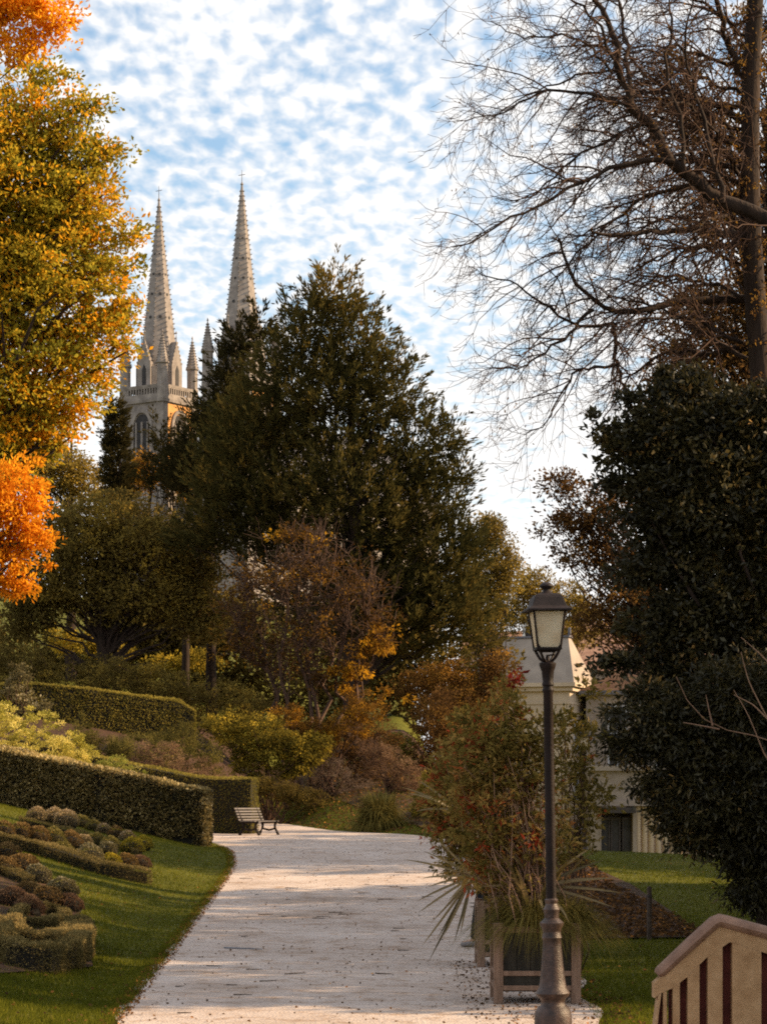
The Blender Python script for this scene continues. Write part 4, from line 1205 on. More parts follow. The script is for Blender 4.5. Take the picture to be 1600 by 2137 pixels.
shrub('green_bush', 'brown green bush at the path bend left of the planters', 900, None, [(900, 1560, 60, 110), (950, 1600, 60, 110), (880, 1640, 40, 70), (930, 1500, 60, 70)], 96, 420, 60, 0.34, 0.09, 'brown', 'twig', 24, tint_b=0.42)
shrub('green_bush', 'leafy bush with yellow green tips behind the spiky plant', 900, None, [(890, 1680, 38, 45), (940, 1700, 40, 45), (905, 1640, 30, 30)], 80, 160, 60, 0.2, 0.07, 'yellowgreen', 'twig', 14, tint_b=0.35)

# ------------------------------------------------------------------ thicket covering the hillside behind the shrubs
org = atZ(500, 130)
C, Dv = sample_blobs([(x, 1400 + 50 * math.sin(x * 0.013), 110, 110) for x in range(-60, 840, 90)] + [(x, 1300, 80, 70) for x in (320, 400, 470)] + [(x, 1300, 110, 80) for x in range(300, 900, 100)] + [(850, 1410, 90, 100), (880, 1360, 60, 50), (800, 1420, 80, 90), (900, 1440, 90, 130), (980, 1470, 80, 130), (1040, 1520, 50, 110), (1010, 1380, 60, 70)], 130, 1600, zr=0.5)
C[:, 2] = np.maximum(C[:, 2], terrain(C[:, 0], C[:, 1]) + 0.3)
o = foliage('hillside_thicket', C, Dv, 34, 0.9, 0.30, 'olive', None, org, tint_b=0.22, tint_s=0.35, kind='stuff')
o.location = tuple(org); tag(o, 'dense dark thicket covering the hillside behind the garden trees', 'thicket')

# ------------------------------------------------------------------ trees
# yew in the centre
yb = atZ(740, 110)
tree('yew_tree', 'great dark yew with feathery upright tips in the middle of the view', 'tree', yb, 17.5,
     [(690, 650, 56, 90), (640, 710, 60, 88), (745, 740, 72, 110), (610, 800, 90, 100), (700, 860, 120, 140), (800, 840, 78, 105), (560, 900, 90, 90),
      (860, 960, 85, 110), (930, 930, 26, 60), (955, 1010, 22, 50), (720, 1050, 190, 150), (500, 930, 75, 90), (580, 1040, 130, 100), (870, 1110, 105, 130), (920, 1190, 90, 110), (840, 1280, 160, 110), (950, 1310, 85, 80), (740, 1250, 180, 110), (480, 1020, 80, 60), (500, 1110, 90, 80), (590, 1150, 100, 80), (430, 1120, 60, 60)],
     110, 6600, 25, 1.0, 0.26, 'yew', r0=0.5, limbs=70, style='spray', wr=0.27, tint_b=0.42, tint_s=0.4)
tree('conifer_tree', 'dark conifer leaning out at the left foot of the great yew', 'tree', atZ(440, 116), 12.5,
     [(480, 800, 30, 70), (470, 900, 65, 80), (430, 980, 85, 80), (500, 720, 20, 40), (540, 700, 18, 45)], 116, 900, 28, 0.85, 0.26, 'cypress', r0=0.3, limbs=30, style='spray')
tree('conifer_tree', 'small dark pointed conifer between the yew and the church tower', 'tree', atZ(390, 122), 13.5,
     [(398, 880, 14, 40), (396, 950, 26, 50), (388, 1020, 45, 50), (345, 960, 30, 45), (335, 905, 14, 30), (340, 1000, 40, 40)], 122, 420, 24, 0.7, 0.2, 'cypress', r0=0.22, limbs=24, style='spray')
tree('cypress_tree', 'slim columnar dark cypress in front of the left church tower', 'tree', atZ(245, 124), 13.5,
     [(243, 865, 13, 28), (243, 915, 20, 45), (245, 980, 25, 60), (248, 1050, 28, 50)], 124, 760, 28, 0.5, 0.19, 'cypress', r0=0.2, limbs=12, style='spray')
tree('autumn_tree', 'small orange yellow tree at the foot of the church tower', 'tree', atZ(310, 140), 14.5,
     [(305, 965, 28, 26), (350, 985, 30, 26), (290, 1000, 30, 30), (375, 1010, 20, 30)], 140, 120, 60, 0.5, 0.16, 'goldbrown', r0=0.2, limbs=14, tint_b=0.7)
tree('broadleaf_tree', 'dark green tree on the skyline left of the slim cypress', 'tree', atZ(150, 128), 13,
     [(150, 985, 60, 50), (90, 980, 80, 70), (190, 1020, 50, 50), (20, 940, 80, 80)], 128, 420, 60, 0.65, 0.16, 'olive', r0=0.3, limbs=40, tint_b=0.45)
# broad dark-olive tree
tree('broadleaf_tree', 'broad rounded dark olive tree with spreading limbs above the high hedge', 'tree', atZ(215, 112), 7.5,
     [(230, 1110, 150, 85), (330, 1160, 130, 90), (140, 1170, 120, 100), (390, 1230, 90, 80), (90, 1240, 90, 70), (260, 1240, 160, 70), (60, 1300, 70, 50), (420, 1290, 70, 50)],
     112, 1900, 46, 0.55, 0.16, 'olive', r0=0.35, limbs=130, tint_b=0.42, tint_s=0.6)
tree('yellow_tree', 'sunlit yellow green small tree seen under the limbs of the dark tree', 'tree', atZ(190, 124), 4.5,
     [(170, 1345, 60, 26), (230, 1360, 50, 24), (350, 1390, 60, 20), (120, 1330, 40, 26), (420, 1380, 50, 24)], 124, 160, 50, 0.4, 0.14, 'yellowgreen', r0=0.15, limbs=20, tint_b=0.75)
# many-stemmed autumn tree
def multistem():
    Z = 96.0
    org = atZ(660, Z)
    root = thing('many_stemmed_tree', 'half bare many stemmed tree with orange gold leaves in the centre', 'tree', tuple(org))
    blobs = [(620, 1180, 130, 90), (720, 1230, 110, 90), (560, 1260, 110, 90), (690, 1320, 140, 90), (640, 1120, 60, 40), (790, 1310, 50, 60), (520, 1220, 60, 60), (500, 1340, 60, 60), (600, 1380, 110, 60), (480, 1270, 50, 60)]
    C, Dv = sample_blobs(blobs, Z, 330, shell=0.45)
    # bare wood
    polys = []
    stems = []
    for (sx, tx, ty) in ((600, 520, 1230), (620, 560, 1180), (640, 610, 1130), (655, 650, 1110), (672, 700, 1130), (690, 740, 1180), (700, 780, 1250), (715, 800, 1300), (630, 500, 1300)):
        b = np.array([(sx - 800) * Z / F, Z + rng.uniform(-0.6, 0.6), gz((sx - 800) * Z / F, Z) - 0.1])
        e = P3(tx, ty, Z + rng.uniform(-1.5, 1.5))
        p = limb_to(b, e, 0.10, 0.02, 0.10, 12)
        polys.append(p); stems.append(p[0])
    S = np.concatenate([s_[3:] for s_ in stems])
    for c in C:
        d = np.linalg.norm(S - (c - np.array([0, 0, 0.8])), axis=1)
        j = np.argmin(d + rng.uniform(0, 0.6, len(d)))
        pp_, rr_ = limb_to(S[j], c, 0.028, 0.008, 0.10, 6)
        polys.append((pp_, rr_))
        for _ in range(5):
            k_ = rng.integers(2, 6)
            polys.append(limb_to(pp_[k_], pp_[k_] + unit(rng.normal(size=3) + np.array([0, 0, 0.8])) * rng.uniform(0.5, 1.1), 0.012, 0.005, 0.05, 4))
    wood('trunk', polys, 'reddish_twig', root, org, 4)
    sel = rng.random(len(C)) < 0.55
    foliage('crown', C[sel], Dv[sel], 40, 0.55, 0.13, 'goldbrown', root, org, tint_b=0.30, up=-0.2, tint_n=0.3)
    C2, D2 = sample_blobs([(800, 1330, 45, 35), (730, 1400, 45, 60), (760, 1340, 40, 30), (810, 1460, 40, 30), (600, 1110, 40, 20)], Z, 70)
    foliage('lower_crown', C2, D2, 34, 0.3, 0.16, 'goldbrown', root, org, tint_b=0.8, up=-0.3)
    return root
multistem()
tree('broadleaf_tree', 'green brown tree just right of and behind the great yew', 'tree', atZ(1030, 118), 9,
     [(1010, 1130, 50, 60), (1050, 1200, 50, 60), (1000, 1250, 70, 80), (1030, 1110, 24, 30), (1060, 1170, 20, 40)], 118, 420, 60, 0.5, 0.13, 'olive', r0=0.25, limbs=50, tint_b=0.5)
tree('broadleaf_tree', 'distant green tree behind the lantern', 'tree', atZ(1130, 165), 14,
     [(1110, 1225, 50, 40), (1160, 1250, 60, 40), (1210, 1270, 45, 35), (1080, 1280, 60, 50), (1200, 1320, 60, 40)], 165, 320, 60, 0.7, 0.18, 'olive', r0=0.3, limbs=40, tint_b=0.6)
tree('broadleaf_tree', 'low brown green tree beside the small white house', 'tree', atZ(960, 112), 5.0,
     [(930, 1420, 70, 50), (1000, 1450, 60, 50), (880, 1440, 60, 50), (960, 1510, 80, 60), (1040, 1400, 40, 50)], 112, 460, 60, 0.5, 0.11, 'brown', r0=0.2, limbs=40, tint_b=0.4)

# left autumn trees
tree('maple_tree', 'big olive and orange tree filling the left side of the view', 'tree', atZ(-260, 56), 13.5,
     [(60, 230, 105, 105), (135, 300, 80, 85), (60, 420, 175, 150), (160, 430, 85, 105), (90, 600, 185, 150), (205, 560, 75, 95), (50, 800, 180, 140), (175, 720, 90, 100),
      (-60, 500, 220, 300), (10, 930, 110, 100), (100, 870, 70, 80), (262, 495, 28, 45), (165, 220, 42, 34), (240, 675, 36, 50), (-150, 300, 200, 200), (218, 320, 28, 34),
      (190, 215, 26, 12), (240, 300, 20, 16), (285, 480, 14, 20), (298, 560, 12, 26), (275, 640, 20, 26), (262, 735, 18, 24), (222, 800, 22, 24), (250, 400, 20, 20), (90, 150, 40, 24), (165, 860, 26, 20)],
     56, 2300, 50, 0.42, 0.118, 'olive_orange', r0=0.45, limbs=170, tint_b=0.38, tint_s=0.55, tint_k=0.30, lean=1.5, flat=0.45)
tree('maple_tree', 'bright orange maple branches hanging at the lower left edge', 'tree', atZ(-330, 40), 8.0,
     [(20, 1010, 75, 60), (30, 1090, 70, 60), (55, 1120, 50, 40), (20, 1180, 60, 60), (35, 1225, 34, 34), (-80, 1080, 110, 130), (95, 1125, 20, 14), (80, 1060, 22, 18), (70, 1010, 30, 20), (100, 1180, 12, 12)], 40, 300, 52, 0.24, 0.085, 'orange', r0=0.25, limbs=50, lean=0.8, tint_b=0.5)
tree('maple_tree', 'vivid orange maple branch at the top left corner', 'tree', atZ(-420, 36), 11.0,
     [(60, 30, 80, 40), (110, 50, 50, 45), (20, 80, 50, 50), (-80, 20, 120, 90), (60, 100, 25, 30), (0, -20, 120, 60), (145, 85, 12, 16), (150, 20, 14, 30), (30, 120, 24, 14)], 36, 250, 56, 0.21, 0.075, 'orange', r0=0.16, limbs=12, lean=0.8, tint_b=0.45)

# right: bare tree built branch by branch
def bare_tree():
    Z0 = 36.0
    org = atZ(1660, Z0)
    root = thing('bare_tree', 'tall bare tree spreading arching twigs over the right side', 'tree', tuple(org))
    polys = {6: [], 4: [], 3: []}
    def px_poly(pts, r0, r1, n=14, dz=0.0, dz2=0.0):
        p = np.array([P3(a[0], a[1], Z0) for a in pts])
        s_ = np.concatenate([[0], np.cumsum(np.linalg.norm(np.diff(p, axis=0), axis=1))])
        t = np.linspace(0, s_[-1], n)
        q = np.stack([np.interp(t, s_, p[:, k]) for k in range(3)], -1)
        # soften the corners
        for _ in range(2): q[1:-1] = (q[:-2] + 2 * q[1:-1] + q[2:]) / 4
        q[:, 1] += dz + (dz2 - dz) * np.linspace(0, 1, n) + 0.15 * np.sin(np.linspace(0, 5, n) + dz)
        return q, r0 + (r1 - r0) * np.linspace(0, 1, n)
    mains = []
    tr = [(1660, 1960), (1650, 1500), (1620, 1100), (1590, 800), (1568, 550), (1560, 380), (1562, 180), (1575, -60), (1585, -250)]
    q, r_ = px_poly(tr, 0.24, 0.11, 24); polys[6].append((q, r_)); trunk_q = q
    L1 = [
        ([(1640, 545), (1560, 505), (1490, 468), (1430, 430), (1375, 385), (1330, 315), (1290, 290)], .12, .07, -1.2, -1.6),
        ([(1290, 290), (1272, 245), (1252, 150), (1215, 70), (1180, -30), (1160, -100)], .055, .02, -1.6, -2.4),
        ([(1290, 290), (1292, 200), (1282, 60), (1272, -60)], .04, .015, -1.6, -0.8),
        ([(1380, 395), (1300, 397), (1230, 422), (1150, 470), (1060, 525), (1000, 570), (935, 602)], .04, .008, -1.4, -2.6),
        ([(1590, 500), (1480, 485), (1380, 500), (1300, 520), (1220, 522)], .07, .02, 0, -1.0),
        ([(1600, 600), (1450, 612), (1350, 630), (1285, 665), (1225, 615), (1185, 575), (1165, 500)], .075, .018, 0.5, 0.0),
        ([(1285, 668), (1200, 680), (1140, 640), (1060, 595), (1000, 590)], .03, .008, 0.2, -0.4),
        ([(1285, 668), (1290, 740), (1312, 810), (1320, 880)], .04, .015, 0.2, 0.8),
        ([(1240, 640), (1180, 700), (1120, 760), (1050, 800), (1020, 790)], .03, .007, 0.2, -0.8),
        ([(1290, 750), (1210, 760), (1160, 830), (1150, 880), (1090, 915)], .025, .006, 0.4, -0.2),
        ([(1290, 292), (1200, 272), (1130, 262), (1060, 300), (1000, 345), (975, 330)], .03, .007, -1.6, -2.4),
        ([(1250, 235), (1200, 182), (1140, 170), (1060, 190), (1005, 172)], .022, .006, -1.8, -2.8),
        ([(1250, 215), (1200, 130), (1140, 90), (1080, 68), (990, 62)], .024, .006, -2.0, -3.0),
        ([(1262, 230), (1180, 230), (1080, 250), (1010, 300)], .02, .006, -1.8, -1.2),
        ([(1330, 320), (1230, 345), (1150, 400), (1090, 450), (1030, 440)], .028, .006, -1.5, -0.7),
        ([(1420, 425), (1330, 440), (1240, 500), (1180, 560), (1100, 660)], .03, .006, -1.0, 0.2),
        ([(1560, 260), (1500, 205), (1430, 170), (1350, 130), (1300, 60)], .06, .012, 0, 1.0),
        ([(1562, 200), (1525, 120), (1480, 30), (1450, -60)], .06, .03, 0, -1.0),
        ([(1560, 340), (1480, 305), (1400, 310), (1340, 260), (1310, 180)], .05, .01, 0.3, 1.3),
        ([(1560, 420), (1500, 400), (1450, 340), (1400, 230), (1380, 120)], .045, .01, 0.3, -0.5),
        ([(1575, 700), (1500, 720), (1420, 700), (1350, 740), (1300, 800)], .05, .012, 0.4, 1.2),
        ([(1568, 120), (1600, 60), (1640, -30)], .05, .03, 0, 1),
        ([(1480, 470), (1460, 380), (1440, 280), (1400, 180), (1410, 60)], .04, .01, -1.2, -1.8),
        ([(1400, 420), (1400, 330), (1360, 220), (1370, 100), (1340, -20)], .035, .01, -1.4, -2.2),
        ([(1570, 560), (1640, 500), (1700, 380)], .06, .03, 0, .5),
        ([(1480, 30), (1420, 10), (1370, -30), (1300, -60)], .035, .012, -0.8, -1.6),
        ([(1180, -20), (1120, 10), (1060, 20), (1010, -10)], .016, .006, -2.4, -2.8)]
    for k in range(20):
        yy = rng.uniform(60, 760)
        bx = 1565 + rng.uniform(-10, 10)
        ex, ey = bx - rng.uniform(120, 330), yy - rng.uniform(-40, 170)
        mx_, my_ = (bx + ex) / 2, (yy + ey) / 2 - rng.uniform(10, 60)
        L1.append(([(bx, yy), (mx_, my_), (ex, ey), (ex - 40, ey + 40)], .035, .008, 0.2, rng.uniform(-2.5, 2.5)))
    for pts, r0, r1, d0, d1 in L1:
        q, r_ = px_poly(pts, r0, r1, 16, d0, d1)
        q[1:-1] += rng.normal(size=(14, 3)) * 0.025
        polys[6].append((q, r_)); mains.append((q, r_))
    def twig(start, d, ln, r0, level, n):
        d = d / np.linalg.norm(d)
        pts = [start]
        p = start.copy(); st = ln / (n - 1)
        dd = d.copy()
        for i in range(n - 1):
            u = i / (n - 1)
            # arch outward, droop, then turn up at the tip
            g = -0.22 if u < 0.6 else 0.42
            dd = dd + np.array([-0.03, 0, g * 0.6]) + rng.normal(size=3) * 0.16
            dd = dd / np.linalg.norm(dd)
            p = p + dd * st
            pts.append(p)
        pts = np.array(pts)
        rr = r0 * (1 - 0.72 * np.linspace(0, 1, n))
        return pts, rr
    lev2 = []
    for q, r_ in mains:
        seg = np.linalg.norm(np.diff(q, axis=0), axis=1).sum()
        m_ = int(seg * 6.6)
        for _ in range(m_):
            u = rng.uniform(0.08, 1.0)
            f = u * (len(q) - 1); i = int(min(f, len(q) - 2)); s_ = q[i] + (q[i + 1] - q[i]) * (f - i)
            tdir = unit(q[i + 1] - q[i])
            rad = r_[i]
            side = unit(np.cross(tdir, rng.normal(size=3)))
            d = tdir * 0.55 + side * 0.9 + np.array([-0.22, 0, 0.05])
            ln = rng.uniform(0.5, 1.7) * (1.15 - 0.35 * u)
            t_ = twig(s_, d, ln, min(0.016, rad * 0.6), 2, 8)
            polys[4].append(t_); lev2.append(t_)
    lev3 = []
    for q, r_ in lev2:
        for _ in range(rng.integers(4, 7)):
            i = rng.integers(1, 7)
            tdir = unit(q[min(i + 1, 7)] - q[i])
            side = unit(np.cross(tdir, rng.normal(size=3)))
            t_ = twig(q[i], tdir * 0.7 + side * 0.8, rng.uniform(0.25, 0.8), max(r_[i] * 0.65, 0.0048), 3, 6)
            t_ = (t_[0], np.maximum(t_[1], 0.0030))
            polys[3].append(t_); lev3.append(t_)
    for q, r_ in lev3:
        for _ in range(2):
            i = rng.integers(1, 5)
            tdir = unit(q[i + 1] - q[i])
            side = unit(np.cross(tdir, rng.normal(size=3)))
            t_ = twig(q[i], tdir * 0.6 + side * 0.9, rng.uniform(0.1, 0.3), 0.0036, 4, 4)
            polys[3].append((t_[0], np.maximum(t_[1], 0.0026)))
    wood('trunk', polys[6], 'bark_dark', root, org, 8)
    wood('branches', polys[4], 'twig', root, org, 4, kind='stuff')
    wood('twigs', polys[3], 'twig', root, org, 3, kind='stuff')
    # few seed heads and dead leaves still hanging
    tips = np.array([q[-1] for q, _ in lev3]); sel = rng.random(len(tips)) < 0.10
    sel |= (tips[:, 0] > (1330 - 800) * Z0 / F) & (rng.random(len(tips)) < 0.6)
    foliage('dead_leaves', tips[sel], np.tile([0, 0, -1.0], (sel.sum(), 1)), 2, 0.06, 0.05, 'brown', root, org, tint_b=0.35)
    iv = trunk_q[rng.integers(6, 23, 170)] + rng.normal(size=(170, 3)) * 0.16
    foliage('ivy', iv, unit(rng.normal(size=(170, 3))), 26, 0.16, 0.055, 'brown', root, org, tint_b=0.4)
    return root
bare_tree()
# ivy-brown crown behind the bare branches at right
tree('brown_tree', 'brown leaved tree filling the upper right behind the bare limbs', 'tree', atZ(1720, 46), 13.5,
     [(1500, 420, 90, 60), (1460, 250, 80, 60), (1530, 300, 60, 80), (1420, 120, 60, 50), (1530, 690, 100, 110), (1430, 640, 60, 60), (1450, 760, 110, 100), (1580, 600, 80, 110), (1600, 800, 110, 130), (1400, 820, 70, 70), (1640, 400, 70, 300), (1560, 120, 40, 140), (1470, 640, 60, 60)],
     46, 1500, 34, 0.34, 0.075, 'brown', r0=0.25, limbs=260, tint_b=0.3)
# dark glossy evergreen
tree('evergreen_tree', 'very dark glossy evergreen tree standing right of the lamp', 'tree', atZ(1630, 33), 7.6,
     [(1330, 925, 65, 60), (1400, 900, 80, 80), (1350, 1010, 65, 55), (1470, 900, 100, 100), (1590, 900, 110, 110), (1420, 1060, 110, 100), (1400, 1170, 95, 90), (1500, 1050, 150, 150),
      (1620, 1050, 130, 200), (1430, 1290, 85, 85), (1500, 1290, 140, 140), (1620, 1350, 120, 200), (1370, 1380, 55, 34), (1430, 1430, 80, 60),
      (1262, 900, 26, 18), (1240, 960, 24, 14), (1320, 840, 26, 30), (1385, 810, 22, 36), (1290, 1060, 30, 16), (1300, 1130, 26, 14), (1235, 875, 14, 10), (1290, 1385, 44, 12), (1240, 1402, 24, 8), (1320, 1300, 34, 20), (1450, 795, 40, 24), (1270, 1010, 20, 12), (1320, 1200, 26, 18)],
     33, 2500, 44, 0.20, 0.090, 'dark', r0=0.26, limbs=90, tint_b=0.30, tint_n=0.25, tint_s=1.0, crv=0.6)
tree('evergreen_bush', 'black green spreading evergreen with low branches over the lawn edge', 'tree', atZ(1600, 31.5), 3.6,
     [(1375, 1500, 70, 62), (1315, 1560, 42, 30), (1430, 1530, 100, 95), (1410, 1640, 60, 66), (1290, 1490, 30, 14), (1275, 1535, 22, 14), (1345, 1640, 26, 22), (1500, 1660, 120, 110), (1570, 1560, 130, 160), (1620, 1720, 120, 130), (1530, 1740, 90, 60), (1450, 1735, 55, 45), (1600, 1850, 60, 60),
      (1565, 1835, 55, 60), (1350, 1450, 44, 26), (1385, 1700, 30, 34), (1560, 1450, 120, 90), (1650, 1500, 90, 120)],
     31.5, 2600, 38, 0.21, 0.088, 'dark', r0=0.16, limbs=60, style='leaf', tint_b=0.22, up=-0.4, wr=0.35, crv=0.5)
tree('small_leaved_tree', 'airy brown leaved tree showing sky between lantern and evergreen', 'tree', atZ(1610, 44), 6.4,
     [(1260, 1070, 110, 60), (1190, 1100, 80, 30), (1240, 1150, 100, 50), (1310, 1230, 90, 70), (1270, 1290, 70, 60), (1330, 1320, 70, 60), (1180, 1010, 55, 30)],
     44, 560, 34, 0.26, 0.07, 'brown', r0=0.14, limbs=200, lean=-2.6, tint_b=0.35)
# pale twigs in front of the dark evergreen
def twigs_front():
    Z = 27.0
    org = atZ(1720, Z)
    root = thing('twiggy_branch', 'thin pale bare branches crossing before the dark evergreen at right', 'shrub', tuple(org))
    polys = []
    for pts in ([(1720, 1960), (1700, 1700), (1640, 1545), (1580, 1535), (1520, 1530), (1470, 1510), (1430, 1470), (1410, 1412)],
                [(1640, 1545), (1600, 1500), (1560, 1420), (1545, 1360)], [(1500, 1522), (1450, 1512), (1425, 1508)], [(1486, 1515), (1478, 1480), (1472, 1450)],
                [(1690, 1650), (1600, 1590), (1560, 1490), (1530, 1440)], [(1600, 1500), (1570, 1470), (1530, 1450)], [(1620, 1400), (1580, 1360), (1545, 1330)]):
        p = np.array([P3(a, b, Z) for a, b in pts])
        s_ = np.concatenate([[0], np.cumsum(np.linalg.norm(np.diff(p, axis=0), axis=1))])
        t = np.linspace(0, s_[-1], 14)
        q = np.stack([np.interp(t, s_, p[:, k]) for k in range(3)], -1)
        q[1:-1] = (q[:-2] + 2 * q[1:-1] + q[2:]) / 4
        polys.append((q, np.linspace(0.011, 0.004, 14)))
    wood('stem', polys, 'twig_pale', root, org, 5)
twigs_front()
# trees standing outside the frame on the right that shade the path
GS = 'trees beyond the right frame edge'
def copy_thing(o, loc, rz, scale, label, group=None):
    c = copy_tree(o)
    c.location = loc; c.rotation_euler = (0, 0, rz); c.scale = (scale,) * 3
    c['label'] = label
    if group: c['group'] = group
    return c
def shade_tree(x, y, h_, rad, label, nc=260):
    org = np.array([x, y, gz(x, y)])
    s_ = F / y
    cx = 800 + x * s_; cy = YH - (org[2] + h_ * 0.6 - CAMZ) * s_
    return tree('park_tree', label, 'tree', org, h_ * 0.8, [(cx, cy, rad * s_, h_ * 0.42 * s_), (cx + rad * 0.3 * s_, cy + h_ * 0.22 * s_, rad * 0.9 * s_, h_ * 0.3 * s_)], y, nc, 46, 0.55, 0.26, 'olive', r0=0.22, limbs=16, group=GS, shell=0.5)
protoA = shade_tree(11.0, 18.1, 9.6, 3.8, 'leafy tree beyond the frame nearest the balustrade', 520)
protoB = shade_tree(13.0, 27.7, 10.6, 4.4, 'leafy tree beyond the frame second from the balustrade', 520)
for (x, y, sc_, rz, pr_, lb) in ((12.0, 11.0, 1.0, 1.1, protoA, 'leafy tree beyond the frame nearest the viewer'),
                                (12.2, 34.0, 0.95, 3.0, protoA, 'leafy tree beyond the frame level with the dark evergreen'),
                                (13.0, 38.5, 1.0, 4.1, protoB, 'leafy tree beyond the frame just past the dark evergreen'),
                                (13.0, 43.0, 0.95, 5.2, protoA, 'leafy tree beyond the frame on the shaded side of the sunny gap'),
                                (14.8, 46.6, 0.95, 0.7, protoA, 'leafy tree beyond the frame at the edge of the sunny gap'),
                                (16.0, 58.6, 1.3, 1.9, protoB, 'leafy tree beyond the frame after the sunny gap'),
                                (17.0, 62.8, 1.35, 2.9, protoA, 'leafy tree beyond the frame uphill of the sunny gap'),
                                (17.5, 67.6, 1.3, 3.9, protoB, 'leafy tree beyond the frame level with the bench'),
                                (19.0, 73.2, 1.35, 4.9, protoA, 'leafy tree beyond the frame just past the bench'),
                                (21.0, 80.0, 1.35, 5.9, protoB, 'leafy tree beyond the frame towards the houses')):
    copy_thing(pr_, (x, y, gz(x, y)), rz, sc_, lb, GS)

# ------------------------------------------------------------------ planters with plants
def planter(loc, label, g):
    root = thing('wooden_planter', label, 'planter', loc, 0.0, g)
    Wd, Hh = 0.865, 0.80
    hw = Wd / 2
    ps = 0.095
    for sx in (-1, 1):
        for sy in (-1, 1):
            b = MB(); b.box((sx * (hw - ps / 2), sy * (hw - ps / 2), Hh / 2), (ps, ps, Hh)); b.build('post', 'planter_frame', root, bevel=0.006)
    for f in range(4):
        m = Matrix.Rotation(f * math.pi / 2, 3, 'Z')
        yy = -(hw - ps / 2) 
        for zc_, hh in ((0.30, 0.05), (0.155, 0.05), (0.735, 0.06)):
            b = MB(); b.box(m @ Vector((0, yy - 0.012, zc_)), (Wd - 2 * ps, 0.05, hh), mtx=m); b.build('rail', 'planter_frame', root, bevel=0.004)
        b = MB(); b.box(m @ Vector((0, yy - 0.002, 0.2275)), (Wd - 2 * ps, 0.03, 0.094), mtx=m); b.build('kick_board', 'planter_board', root)
        nb = 5
        bw = (Wd - 2 * ps) / nb
        for i in range(nb):
            b = MB(); b.box(m @ Vector((-(Wd - 2 * ps) / 2 + bw * (i + 0.5), yy + 0.004, 0.515)), (bw - 0.006, 0.022, 0.379), mtx=m); b.build('board', 'planter_board', root)
    b = MB(); b.box((0, 0, 0.13), (Wd - 2 * ps + 0.03, Wd - 2 * ps + 0.03, 0.03)); b.build('bottom', 'planter_board', root)
    b = MB(); b.box((0, 0, 0.44), (Wd - 2 * ps + 0.02, Wd - 2 * ps + 0.02, 0.58)); b.build('soil', 'soil', root)
    return root
def planter_plant(loc, label, tall, n_stem, spill, blobs, Z, seed_dx=0.0, straps=30, slen=0.9, reds=()):
    x, y, z = loc
    org = np.array([x, y, z + 0.73])
    root = thing('planter_shrub', label, 'potted plant', tuple(org), group='mixed plants in the wooden planters')
    C, Dv = sample_blobs(blobs, Z, n_stem, shell=0.6)
    fol = foliage('foliage', C, Dv, 17, 0.10, 0.075, 'bamboo', root, org, wr=0.36, tint_b=0.40, tint_s=2.2, tint_k=0.24, tint_n=0.24, crv=0.7, up=-0.1)
    polys = []
    for i in rng.choice(len(C), 110, replace=False):
        b = org + np.array([rng.normal() * 0.14, rng.normal() * 0.14, 0])
        polys.append(limb_to(b, C[i], 0.009, 0.003, 0.06, 7))
    wood('stem', polys, 'twig_pale', root, org, 4)
    rc, rd = sample_blobs(reds, Z, 34, shell=1.0)
    foliage('red_leaves', rc, rd, 11, 0.07, 0.06, 'redleaf', root, org, wr=0.4, tint_b=0.45)
    # long strap leaves, each one its own
    pal = leaf_strap_mesh()
    for k in range(straps):
        a = rng.uniform(0, 2 * math.pi)
        ln = slen * rng.uniform(0.65, 1.15)
        tilt = rng.uniform(-0.35, 1.1)
        o = bpy.data.objects.new('leaf', random.choice(pal))
        o.location = (0.22 * math.cos(a), 0.22 * math.sin(a), 0.10 + rng.uniform(0, 0.25))
        o.rotation_euler = (0, -tilt, a)
        o.scale = (ln, 1.0, ln)
        link(o, root)
    return root
_straps = []
def leaf_strap_mesh():
    if _straps: return _straps
    for j in range(5):
        n = 7
        V = []; Fq = []
        dr = rng.uniform(0.05, 0.30)
        for i in range(n):
            t_ = i / (n - 1)
            wv = 0.020 * (math.sin(math.pi * min(1, 0.25 + t_ * 0.75)) ** 0.7) + 0.001
            zz_ = 0.12 * math.sin(t_ * 2) - dr * t_ ** 2.4
            V += [(t_, -wv, zz_ + 0.006), (t_, 0, zz_), (t_, wv, zz_ + 0.006)]
        for i in range(n - 1):
            for k in (0, 1): Fq.append((3 * i + k, 3 * i + 3 + k, 3 * i + 4 + k, 3 * i + 1 + k))
        o = rawmesh('leaf', np.array(V), Fq, 'strap', tint=np.full(len(Fq), rng.uniform(0.1, 0.9)))
        me = o.data
        bpy.data.objects.remove(o)
        _straps.append(me)
    return _straps
pz1 = 24.2
p1 = np.array([(1115 - 800) * pz1 / F, pz1, gz(0, pz1) + 0.02])
planter(tuple(p1), 'weathered wooden box planter directly behind the lamp post', 'wooden box planters beside the path')
pz2 = 29.4
p2 = np.array([(1066 - 800) * pz2 / F, pz2, gz(0, pz2) + 0.02])
planter(tuple(p2), 'second wooden box planter partly hidden behind the first', 'wooden box planters beside the path')
planter_plant(p1, 'tall red and green leaved plant in the front planter', 2.4, 600, 1,
    [(1040, 1560, 75, 90), (1000, 1600, 70, 80), (1090, 1650, 80, 110), (1010, 1700, 90, 90), (1110, 1760, 90, 90), (1000, 1790, 70, 60), (1060, 1840, 80, 60), (1070, 1480, 40, 60), (960, 1660, 60, 60), (1130, 1560, 50, 90), (990, 1520, 50, 50)], 24.2, straps=26, slen=0.7, reds=[(1065, 1420, 26, 30), (1090, 1500, 20, 26), (1050, 1610, 30, 26), (1010, 1560, 28, 26), (1110, 1640, 26, 20), (1095, 1800, 24, 18)])
